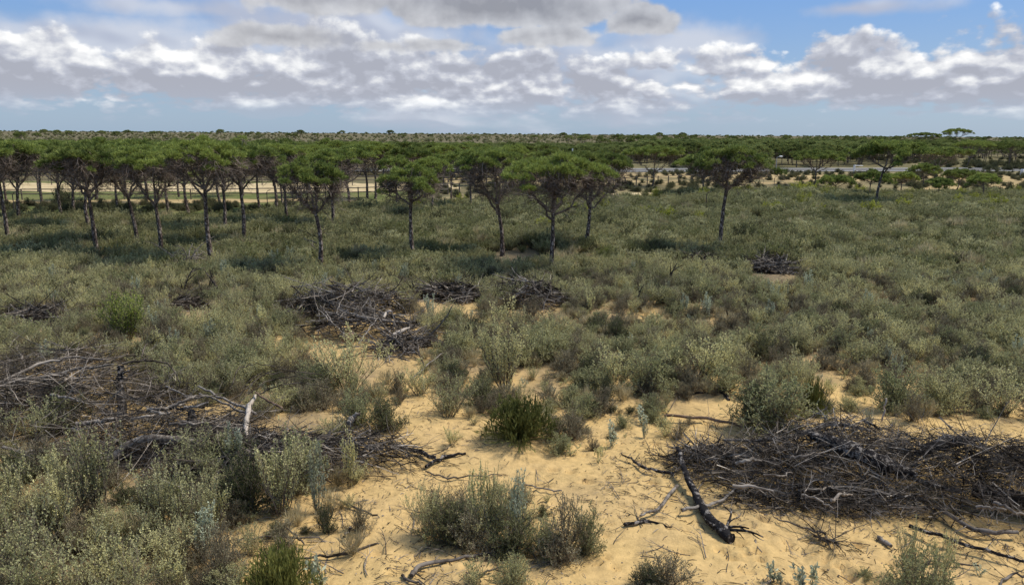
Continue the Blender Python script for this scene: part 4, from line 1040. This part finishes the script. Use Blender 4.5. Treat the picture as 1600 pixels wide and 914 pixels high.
brush_pile(6, [(838, 474, 46, 1.1, .72), (815, 462, 32, .9, .7)], 280, -.3, 'middle heap of dark branches straight below the large forked pine', ('twig_dark', 'twig', 'twig_brown'), (.58, .26, .16), (.014, .03), (.7, 1.6))
brush_pile(7, [(1205, 422, 40, 1.3, .55)], 240, -.1, 'heap of grey branches in the scrub right of the lone straight pine', ('twig_dark', 'greylog', 'twig_brown'), (.45, .40, .15), (.016, .036), (.8, 1.9))
brush_pile(8, [(55, 503, 62, .9, .5)], 220, .05, 'thin flat heap of branches at the left edge beyond the large pile', ('twig_dark', 'greylog', 'twig_brown'), (.5, .2, .3), (.011, .022), (.9, 2.0))
brush_pile(9, [(290, 478, 52, .9, .4)], 130, .2, 'dark brush heap under the upright dead stems at left', ('twig_dark', 'twig', 'twig_brown'), (.7, .1, .2), (.011, .022), (.7, 1.6))
brush_pile(10, [(1095, 420, 26, .8, .7)], 120, 0, 'smallest dark brush heap beyond the clearing, left of the grey-branched heap', ('twig_dark', 'greylog', 'twig_brown'), (.8, .1, .1), (.012, .022), (.6, 1.3))

def log(name, pts_px, radii, mat, label, cat='log', group=None, zs=None, k=9, stubs=0, seed=0, rough=.12, ends=None):
    """a log through pixel points with heights zs"""
    rng = np.random.default_rng(seed + 500); zs = zs or [.08] * len(pts_px)
    P = []
    for (px, py), z in zip(pts_px, zs):
        p = gp(px, py, z); P.append([p.x, p.y, p.z])
    P = np.array(P); o0 = P[0].copy(); o0[2] = 0; gz = gh1(o0[0], o0[1])
    t = np.linspace(0, 1, len(P)); tt_ = np.linspace(0, 1, max(8, len(P) * 4))
    Q = np.stack([np.interp(tt_, t, P[:, i]) for i in range(3)], 1); Q[1:-1] = (Q[:-2] + 2 * Q[1:-1] + Q[2:]) / 4
    Q[1:-1] += rng.normal(0, .012, (len(Q) - 2, 3)); rad = np.interp(tt_, np.linspace(0, 1, len(radii)), radii)
    g = Geo(); g.tube(Q - o0, rad, k, 0, cap=True, rough=rough, rng=rng)
    for s in range(stubs):
        i = rng.integers(2, len(Q) - 2); d = rng.normal(0, 1, 3); d[2] = abs(d[2]) * .4
        add_branch(g, rng, Q[i] - o0, d, rng.uniform(.2, .7), rad[i] * .35, rng.normal(0, .6), 2, 0, -.3, .0)
    me = g.mesh(name, M[mat], True)
    if ends and k >= 6: pass
    o = obj(name, me, None, (o0[0], o0[1], gz)); tag(o, label, cat, group); return o
log('charred_log', [(1142, 848), (1118, 828), (1092, 790), (1072, 745), (1058, 705)], [.085, .085, .065, .05, .035], 'char', 'charred black log pointing toward the viewer at the left end of the right-hand pile', stubs=7, zs=[.06, .08, .12, .22, .34], seed=3)
log('fallen_branch', [(1058, 765), (1030, 800), (1000, 812)], [.03, .026, .015], 'greylog', 'grey forked branch on the sand just left of the charred log', 'branch', stubs=3, seed=4)
log('fallen_branch', [(1180, 745), (1120, 795), (1065, 806)], [.012, .025, .03], 'greylog', 'grey branch crossing under the charred log', 'branch', stubs=3, seed=5)
log('fallen_branch', [(1052, 745), (1010, 738), (985, 722), (970, 712)], [.03, .025, .018, .01], 'char', 'black forked branch reaching left onto the sand from the charred log', 'branch', stubs=6, seed=6, zs=[.1, .07, .06, .08])
log('fallen_branch', [(1160, 668), (1100, 652), (1038, 650)], [.02, .035, .03], 'brownlog', 'brown stick lying on the sand behind the right-hand pile', 'branch', seed=7)
log('grey_log', [(1130, 690), (1210, 692), (1262, 678), (1298, 662), (1360, 676)], [.025, .04, .05, .05, .03], 'greylog', 'long weathered grey log lying along the top of the right-hand pile', zs=[.3, .42, .5, .58, .5], stubs=5, seed=8)
log('burnt_trunk', [(1262, 680), (1310, 700), (1370, 722), (1430, 745)], [.05, .11, .14, .12, .05], 'char', 'thick burnt trunk section with pale flecks in the middle of the right-hand pile', zs=[.66, .72, .64, .45], seed=9, rough=.3)
log('burnt_trunk', [(1430, 712), (1480, 692), (1530, 690)], [.04, .10, .12, .08, .03], 'char', 'blackened stump end on the right half of the right-hand pile', zs=[.66, .78, .70], seed=10, rough=.3)
log('burnt_trunk', [(1520, 760), (1580, 775), (1640, 790)], [.12, .15, .16], 'char', 'thick black trunk at the right edge inside the brush pile', zs=[.3, .25, .2], seed=20, rough=.2)
log('grey_log', [(1400, 745), (1450, 760), (1500, 772)], [.03, .05, .04], 'greylog', 'short grey log low on the right half of the right-hand pile', zs=[.3, .25, .2], seed=21)
log('stick', [(1377, 665), (1384, 630)], [.018, .014], 'palelog', 'pale upright stick poking out behind the right-hand pile', 'stick', zs=[.35, .85], seed=11)
log('stick', [(1436, 690), (1456, 745)], [.012, .01], 'palelog', 'thin pale stick slanting across the right-hand pile', 'stick', zs=[.62, .5], seed=22)
log('stick', [(1348, 655), (1378, 672)], [.03, .02], 'char', 'short black stick jutting left above the right-hand pile', 'stick', zs=[.66, .5], seed=23)
log('bark_strip', [(1372, 842), (1392, 855)], [.035, .03], 'greylog', 'short grey bark piece on the sand in front of the right-hand pile', 'bark', seed=24, zs=[.04, .04])
log('fallen_branch', [(1420, 822), (1500, 850), (1600, 878), (1640, 886)], [.03, .025, .02, .015], 'char', 'long dark branch across the sand at the bottom right', 'branch', stubs=5, seed=25, zs=[.12, .06, .05, .05])
log('fallen_branch', [(1460, 792), (1530, 832), (1590, 832)], [.03, .04, .03], 'twig_brown', 'knotty grey branch on the sand at the right edge below the pile', 'branch', stubs=6, seed=26, zs=[.1, .06, .06])
log('fallen_branch', [(1410, 905), (1450, 872), (1530, 880)], [.012, .018, .01], 'twig_dark', 'thin forked branch behind the bottom right shrub', 'branch', stubs=4, seed=27, zs=[.05] * 3)
log('fallen_branch', [(1555, 912), (1580, 890), (1620, 892)], [.012, .018, .01], 'twig_brown', 'thin forked branch in the bottom right corner', 'branch', stubs=4, seed=28, zs=[.05] * 3)
log('fallen_branch', [(625, 702), (655, 708), (680, 718)], [.02, .045, .03], 'char', 'short thick black branch on the sand left of the broom bush', 'branch', stubs=3, seed=12, zs=[.06] * 3)
log('fallen_branch', [(665, 728), (695, 712), (728, 707)], [.03, .035, .02], 'char', 'short black branch forming a V with the thick one left of the broom bush', 'branch', stubs=3, seed=13, zs=[.06] * 3)
log('fallen_branch', [(665, 735), (700, 745), (740, 742), (785, 741)], [.012, .016, .012, .008], 'twig_dark', 'thin dark branch on the sand behind the foreground clump', 'branch', stubs=5, seed=14, zs=[.05] * 4)
log('fallen_branch', [(815, 748), (850, 760), (878, 762)], [.006, .014, .012], 'twig_brown', 'thin bare branch on the open sand right of the foreground spires', 'branch', stubs=3, seed=15, zs=[.04] * 3)
log('fallen_branch', [(975, 822), (1010, 816), (1050, 826)], [.03, .025, .01], 'char', 'black branch on the sand at the right end of the foreground clump', 'branch', stubs=3, seed=16, zs=[.05] * 3)
log('fallen_branch', [(643, 905), (655, 888), (700, 880), (750, 872), (790, 864)], [.035, .03, .025, .02, .012], 'twig_brown', 'long crooked root-like branch on the sand below the foreground clump', 'branch', stubs=4, seed=17, zs=[.05] * 5)
log('fallen_branch', [(730, 918), (760, 902), (782, 896)], [.012, .016, .01], 'twig_dark', 'short dark branch at the bottom edge below the foreground clump', 'branch', stubs=3, seed=18, zs=[.05] * 3)
log('fallen_branch', [(628, 904), (640, 912), (660, 918)], [.02, .018, .012], 'twig_dark', 'dark branch tip at the bottom edge left of the root-like branch', 'branch', stubs=1, seed=19, zs=[.05] * 3)
log('fallen_branch', [(430, 880), (480, 870), (530, 866), (590, 846)], [.01, .016, .02, .012], 'twig_dark', 'tangled dark branch on the sand beside the bottom broom bush', 'branch', stubs=8, seed=29, zs=[.04] * 4)
log('fallen_branch', [(535, 838), (548, 820)], [.02, .022], 'char', 'short charred stub beside the small dark plant before the left pile', 'branch', seed=30, zs=[.04, .2])
log('fallen_branch', [(370, 845), (430, 838), (500, 840)], [.01, .014, .01], 'twig_brown', 'thin twiggy branch on the sand in front of the left pile', 'branch', stubs=7, seed=31, zs=[.04] * 3)
log('fallen_branch', [(445, 822), (465, 838), (475, 850)], [.01, .016, .01], 'twig_dark', 'small forked twig on the sand before the wide green-grey shrub', 'branch', stubs=3, seed=32, zs=[.05] * 3)
log('fallen_branch', [(525, 775), (555, 790), (590, 800)], [.012, .018, .012], 'twig_dark', 'dark stick beside the right end of the lower brush pile', 'branch', stubs=3, seed=33, zs=[.06] * 3)
log('fallen_branch', [(1200, 810), (1215, 818), (1225, 820), (1275, 838), (1290, 842)], [.006, .012, .012, .014, .02], 'twig_dark', 'thin curved branch ending in a dark tangle before the right-hand pile', 'branch', stubs=6, seed=34, zs=[.1, .08, .07, .05, .05])
log('root_tangle', [(1272, 838), (1290, 846), (1310, 852)], [.02, .03, .02], 'twig_dark', 'dark tangle of roots on the sand in front of the right-hand pile', 'roots', stubs=26, seed=35, zs=[.06, .06, .05])
log('fallen_branch', [(1035, 655), (1060, 615), (1064, 618)], [.01, .008, .006], 'twig_dark', 'small standing stick at the back of the clearing', 'branch', stubs=2, seed=36, zs=[.03, .1, .2])
log('burnt_litter', [(1050, 612), (1090, 612), (1130, 612), (1140, 622)], [.02, .03, .04, .03], 'char', 'charred jagged root lying at the back of the clearing', 'roots', stubs=14, seed=37, zs=[.05, .05, .07, .06])
# left pile
log('curved_log', [(178, 712), (205, 692), (240, 684), (300, 686), (330, 702)], [.085, .08, .07, .055, .03], 'greylog', 'thick curved grey log arching over the front of the large left pile', zs=[.25, .45, .55, .5, .35], seed=40)
log('grey_log', [(118, 660), (150, 656), (182, 652)], [.045, .045, .035], 'greylog', 'straight grey log with a cut end sticking out of the left pile', zs=[.5, .52, .55], seed=41)
log('grey_log', [(90, 738), (150, 726), (200, 714)], [.05, .06, .07], 'greylog', 'grey log low behind the tallest left shrub', zs=[.1, .12, .14], seed=42)
log('split_wood', [(386, 690), (385, 668), (388, 640), (399, 620)], [.02, .05, .05, .025], 'palelog', 'pale barkless split branch standing in the left brush', 'wood', zs=[.35, .45, .6, .75], seed=43)
log('brown_branch', [(399, 622), (420, 636), (442, 648)], [.02, .025, .025], 'brownlog', 'reddish brown branch leaning from the pale split one', 'branch', zs=[.75, .6, .5], seed=44)
log('pale_pole', [(310, 608), (345, 625), (400, 652)], [.02, .025, .03], 'greylog', 'upper of two long pale poles behind the split wood', 'branch', zs=[.6, .55, .5], seed=45)
log('pale_pole', [(312, 622), (345, 634), (392, 658)], [.018, .02, .025], 'greylog', 'lower of two long pale poles behind the split wood', 'branch', zs=[.55, .5, .45], seed=46)
log('stump', [(190, 640), (187, 600), (188, 566)], [.10, .08, .07], 'char', 'upright dark stump rising from the top of the large left pile', zs=[.1, .5, .95], seed=47, stubs=8)
log('stump', [(300, 690), (302, 668), (300, 648)], [.10, .09, .07], 'char', 'short dark stump beside the curved grey log', zs=[.1, .25, .4], seed=48, stubs=3)
log('pale_stub', [(545, 668), (552, 660), (562, 652)], [.05, .05, .03], 'greylog', 'pale wedge-shaped stub at the right end of the lower brush pile', 'wood', zs=[.35, .4, .5], seed=49)
log('dead_branch', [(-10, 600), (60, 565), (110, 556), (170, 560)], [.035, .03, .022, .012], 'twig', 'long grey branch arching along the top left of the large pile', 'branch', zs=[.8, 1.05, 1.1, 1.0], stubs=6, seed=50)
log('dead_branch', [(0, 600), (60, 592), (120, 578), (178, 570)], [.03, .035, .03, .015], 'greylog', 'pale grey branch slanting up to the dark stump', 'branch', zs=[.6, .75, .85, .95], stubs=4, seed=51)
log('dead_branch', [(190, 562), (222, 556), (262, 560), (282, 592)], [.03, .026, .02, .01], 'twig_dark', 'dark twisted branch reaching right from the stump on the large pile', 'branch', zs=[1.0, 1.05, .95, .7], stubs=7, seed=52)
log('dead_branch', [(222, 554), (224, 538), (240, 526), (256, 522)], [.016, .014, .012, .008], 'twig_dark', 'hooked dark branch curling up from the large left pile', 'branch', zs=[1.05, 1.15, 1.25, 1.3], stubs=2, seed=53)
log('dead_branch', [(5, 700), (40, 708), (80, 702), (140, 706)], [.03, .035, .025, .015], 'greylog', 'bleached forked branch at the left edge under the large pile', 'branch', zs=[.3, .28, .3, .25], stubs=5, seed=54)
log('dead_branch', [(8, 745), (40, 716), (80, 706), (130, 704)], [.01, .02, .02, .012], 'greylog', 'thin bleached arching branch at the left edge', 'branch', zs=[.1, .3, .35, .3], stubs=3, seed=55)
for i, (a, b, c_, d_) in enumerate([(366, 604, 400, 578), (385, 602, 440, 586), (395, 612, 460, 598), (400, 618, 465, 608), (380, 616, 455, 590)]):
    log('dead_branch', [(a - 6, b + 14), ((a + c_) / 2 - 8, d_ + 6), (c_, d_), (c_ + 50, d_ + 6)], [.014, .012, .01, .006], 'twig_dark', 'thin dark twig arching behind the pale split wood', 'branch', 'arching twigs behind the split wood', zs=[.6, .75, .8, .7], stubs=1, seed=60 + i)
# bleached pile
log('cut_log', [(540, 532), (548, 524)], [.12, .12], 'brownlog', 'round brown cut log end under the bleached pile', zs=[.2, .25], seed=70)
log('grey_log', [(530, 480), (575, 492), (640, 500)], [.03, .05, .035], 'greylog', 'bleached trunk lying across the middle of the grey pile', zs=[.75, .75, .6], stubs=3, seed=71)
log('pale_wood', [(614, 526), (628, 520), (640, 514)], [.05, .055, .02], 'palelog', 'pale split wood at the front of the bleached pile', 'wood', zs=[.45, .5, .55], seed=72)
log('pale_wood', [(600, 500), (604, 492), (612, 490)], [.035, .04, .03], 'palelog', 'pale curved snag on top of the bleached pile', 'wood', zs=[.7, .8, .85], seed=73)
for i, (a, b, c_, d_) in enumerate([(495, 475, 535, 512), (500, 472, 520, 500), (540, 455, 526, 490), (545, 480, 528, 495), (560, 535, 590, 495), (470, 462, 520, 458), (625, 560, 660, 530), (655, 560, 652, 535), (640, 590, 700, 540)]):
    log('dead_branch', [(a, b), ((a + c_) / 2, (b + d_) / 2 - 2), (c_, d_)], [.014, .018, .012], 'greylog', 'bleached grey branch sticking out of the pile left of centre', 'branch', 'bleached branches of the grey pile', zs=[.9, .8, .7] if b < 540 else [.1, .3, .5], stubs=1, seed=80 + i)
rl = random.Random(31)
for base, lab, grp, n_ in [((1130, 1590, 705, 790, .25, .75), 'thicker branch lying on the right-hand brush pile', 'thicker branches on the right-hand brush pile', 15),
                           ((10, 300, 600, 700, .4, 1.0), 'thicker branch lying on the large left brush pile', 'thicker branches on the large left brush pile', 11)]:
    for i in range(n_):
        x0, x1, y0, y1, z0, z1 = base; a = rl.uniform(x0, x1); b = rl.uniform(y0, y1); L_ = rl.uniform(25, 70); th = rl.uniform(-.45, .45); z = rl.uniform(z0, z1)
        r0 = rl.uniform(.016, .034)
        log('dead_branch', [(a, b), (a + L_ * .5 * math.cos(th), b + L_ * .5 * math.sin(th) - rl.uniform(-5, 5)), (a + L_ * math.cos(th), b + L_ * math.sin(th))], [r0, r0 * .8, r0 * .45],
            rl.choice(['greylog', 'twig', 'char', 'greylog', 'twig_brown']), lab, 'branch', grp, zs=[z, z + rl.uniform(-.05, .15), z + rl.uniform(-.2, .1)], k=7, stubs=rl.randrange(4), seed=300 + i + int(x0))
# upright dead stems and twisted dead bush
for i, (px, by, ty, lab) in enumerate([(286, 462, 415, 'crooked dead stem under the twisted dead bush, leftmost of three'), (325, 468, 424, 'dead stem in the middle of three below the tall grove pine'), (345, 466, 420, 'bent dead stem, right one of three below the tall grove pine'),
                                  (1042, 452, 410, 'small black forked snag in the scrub left of the lone pine'), (993, 482, 452, 'thin black snag in the scrub right of centre'), (650, 462, 440, 'short black snag at the left end of the small low heap')]):
    p = gp(px, by); h = zat(ty, px, p.y); rng = np.random.default_rng(90 + i); g = Geo()
    add_branch(g, rng, (0, 0, -.05), (.05, 0, 1), h * 1.05, .05, .7, 5, 0, .1); tag(obj('dead_snag', g.mesh('dead_snag', M['twig_dark']), None, (p.x, p.y, gh1(p.x, p.y))), lab, 'dead plant')
p = gp(298, 428); g = Geo(); rng = np.random.default_rng(97)
for q in range(14): add_branch(g, rng, (rng.normal(0, .3), rng.normal(0, .3), .1), (rng.normal(0, .6), rng.normal(0, .4), 1.1), rng.uniform(1.3, 2.1), .034, rng.normal(0, 2.4), 3, 0, -1.1)
tag(obj('dead_bush', g.mesh('dead_bush', M['greylog']), None, (p.x, p.y, 0)), 'twisted leafless bleached bush before the tall grove pine', 'dead plant')
p = gp(497, 422); g = Geo(); rng = np.random.default_rng(98)
for q in range(6): add_branch(g, rng, (0.03, 0, rng.uniform(.9, 1.7)), (-1 if q % 3 else .8, rng.normal(0, .5), .25), rng.uniform(.5, 1.0), .02, .3, 3, 0, .1)
br = obj('dead_limb', g.mesh('dead_limb', M['twig_brown'])); br.parent = next(o for o in C.objects if o.get('label', '').startswith('small stone pine with crooked'))
# loose twigs on the sand
TW = []
for k in range(6):
    rng = np.random.default_rng(200 + k); g = Geo(); add_branch(g, rng, (0, 0, .02), (1, 0, .02), .6, .010, rng.normal(0, .8), 3 + k % 3, 0, 0, .006)
    me = g.mesh('fallen_twig', M[('twig_dark', 'twig_brown')[k % 2]])
    for v in me.vertices: v.co.z = min(v.co.z, .10) * .6
    TW.append(me)
rt = random.Random(5); nt = 0
for _ in range(1200):
    y = rt.uniform(8.5, 17); x = rt.uniform(-.75, .75) * (y + 1.5); px, py = to_px(x, y)
    if not (0 < px < 1600) : continue
    w_ = 0.0
    if py > 780: w_ = .35
    if 350 < px < 800 and py > 800: w_ = 1.0
    if px > 1000 and 790 < py < 880: w_ = .9
    if 960 < px < 1180 and 640 < py < 820: w_ = .5
    if 620 < px < 950 and 690 < py < 770: w_ = .35
    if 640 < px < 1100 and 600 < py < 690: w_ = .15
    if rt.random() > w_ * .9: continue
    zone = 'left part of the bottom sand' if px < 620 else 'middle sand of the clearing' if px < 1000 else 'sand around the right-hand pile'
    o = obj('fallen_twig', TW[rt.randrange(6)], None, (x, y, gh1(x, y) + .01), rt.uniform(0, 6.28), rt.uniform(.35, 1.25))
    tag(o, where('thin dark twig', x, y, .8, 'twig'), 'twig', 'loose twigs on the sand'); nt += 1
    if nt > 285: break
# fine litter
rng = np.random.default_rng(8); g = Geo()
for q in range(17000):
    y = rng.uniform(8.3, 22); x = rng.uniform(-.75, .75) * (y + 1.5)
    if float(fbm(np.array([x * .8]), np.array([y * .8]), 111, 3)[0]) < rng.uniform(.36, .58): continue
    a = rng.uniform(0, PI); L = rng.uniform(.03, .22); z = gh1(x, y) + .012; c_, s_ = math.cos(a) * L / 2, math.sin(a) * L / 2; r = rng.uniform(.002, .006)
    g.tube(np.array([[x - c_, y - s_, z], [x + rng.normal(0, .01), y + rng.normal(0, .01), z + rng.uniform(0, .02)], [x + c_, y + s_, z]]), [r, r, r * .6], 3, int(rng.integers(2)))
for q in range(9000):
    y = rng.uniform(8.3, 20); x = rng.uniform(-.75, .75) * (y + 1.5)
    if float(fbm(np.array([x * .7]), np.array([y * .7]), 117, 3)[0]) < rng.uniform(.36, .60): continue
    z = gh1(x, y) + .014; a = rng.uniform(0, 2 * PI)
    g.leaves(np.array([[x, y, z]]), np.array([[math.cos(a), math.sin(a), rng.uniform(-.05, .3)]]), np.array([[rng.normal(0, .3), rng.normal(0, .3), 1.0]]), rng.uniform(.015, .06), rng.uniform(.01, .03), int(rng.integers(2)))
tag(obj('twig_litter', g.mesh('twig_litter', [M['twig_dark'], M['twig_brown']])), 'fine bits of twig and bark scattered over the sand', kind='stuff')

# ------------------------------------------------------------------ labels: tell apart the few that share one
ORD = ['leftmost', 'second from left', 'third from left', 'fourth from left', 'fifth from left', 'sixth from left', 'seventh from left', 'eighth from left', 'ninth from left', 'tenth from left', '11th from left', '12th from left', '13th from left', '14th from left', '15th from left']
NUM = {2: 'two', 3: 'three', 4: 'four', 5: 'five', 6: 'six', 7: 'seven', 8: 'eight', 9: 'nine', 10: 'ten', 11: 'eleven', 12: 'twelve', 13: 'thirteen', 14: 'fourteen', 15: 'fifteen', 16: 'sixteen'}
bucket = {}
for o in C.objects:
    if o.parent is None and o.get('label') and not o.get('kind') and o.get('group'): bucket.setdefault(o['label'], []).append(o)
for lab, os_ in bucket.items():
    if 2 <= len(os_) <= 16:
        os_.sort(key=lambda o: to_px(o.location.x, o.location.y)[0])
        for i, o in enumerate(os_):
            w_ = (ORD[i] if i < len(os_) - 1 or len(os_) == 1 else 'rightmost') + ' of ' + NUM[len(os_)]
            if len((lab + ' ' + w_).split()) <= 16: o['label'] = lab + ', ' + w_
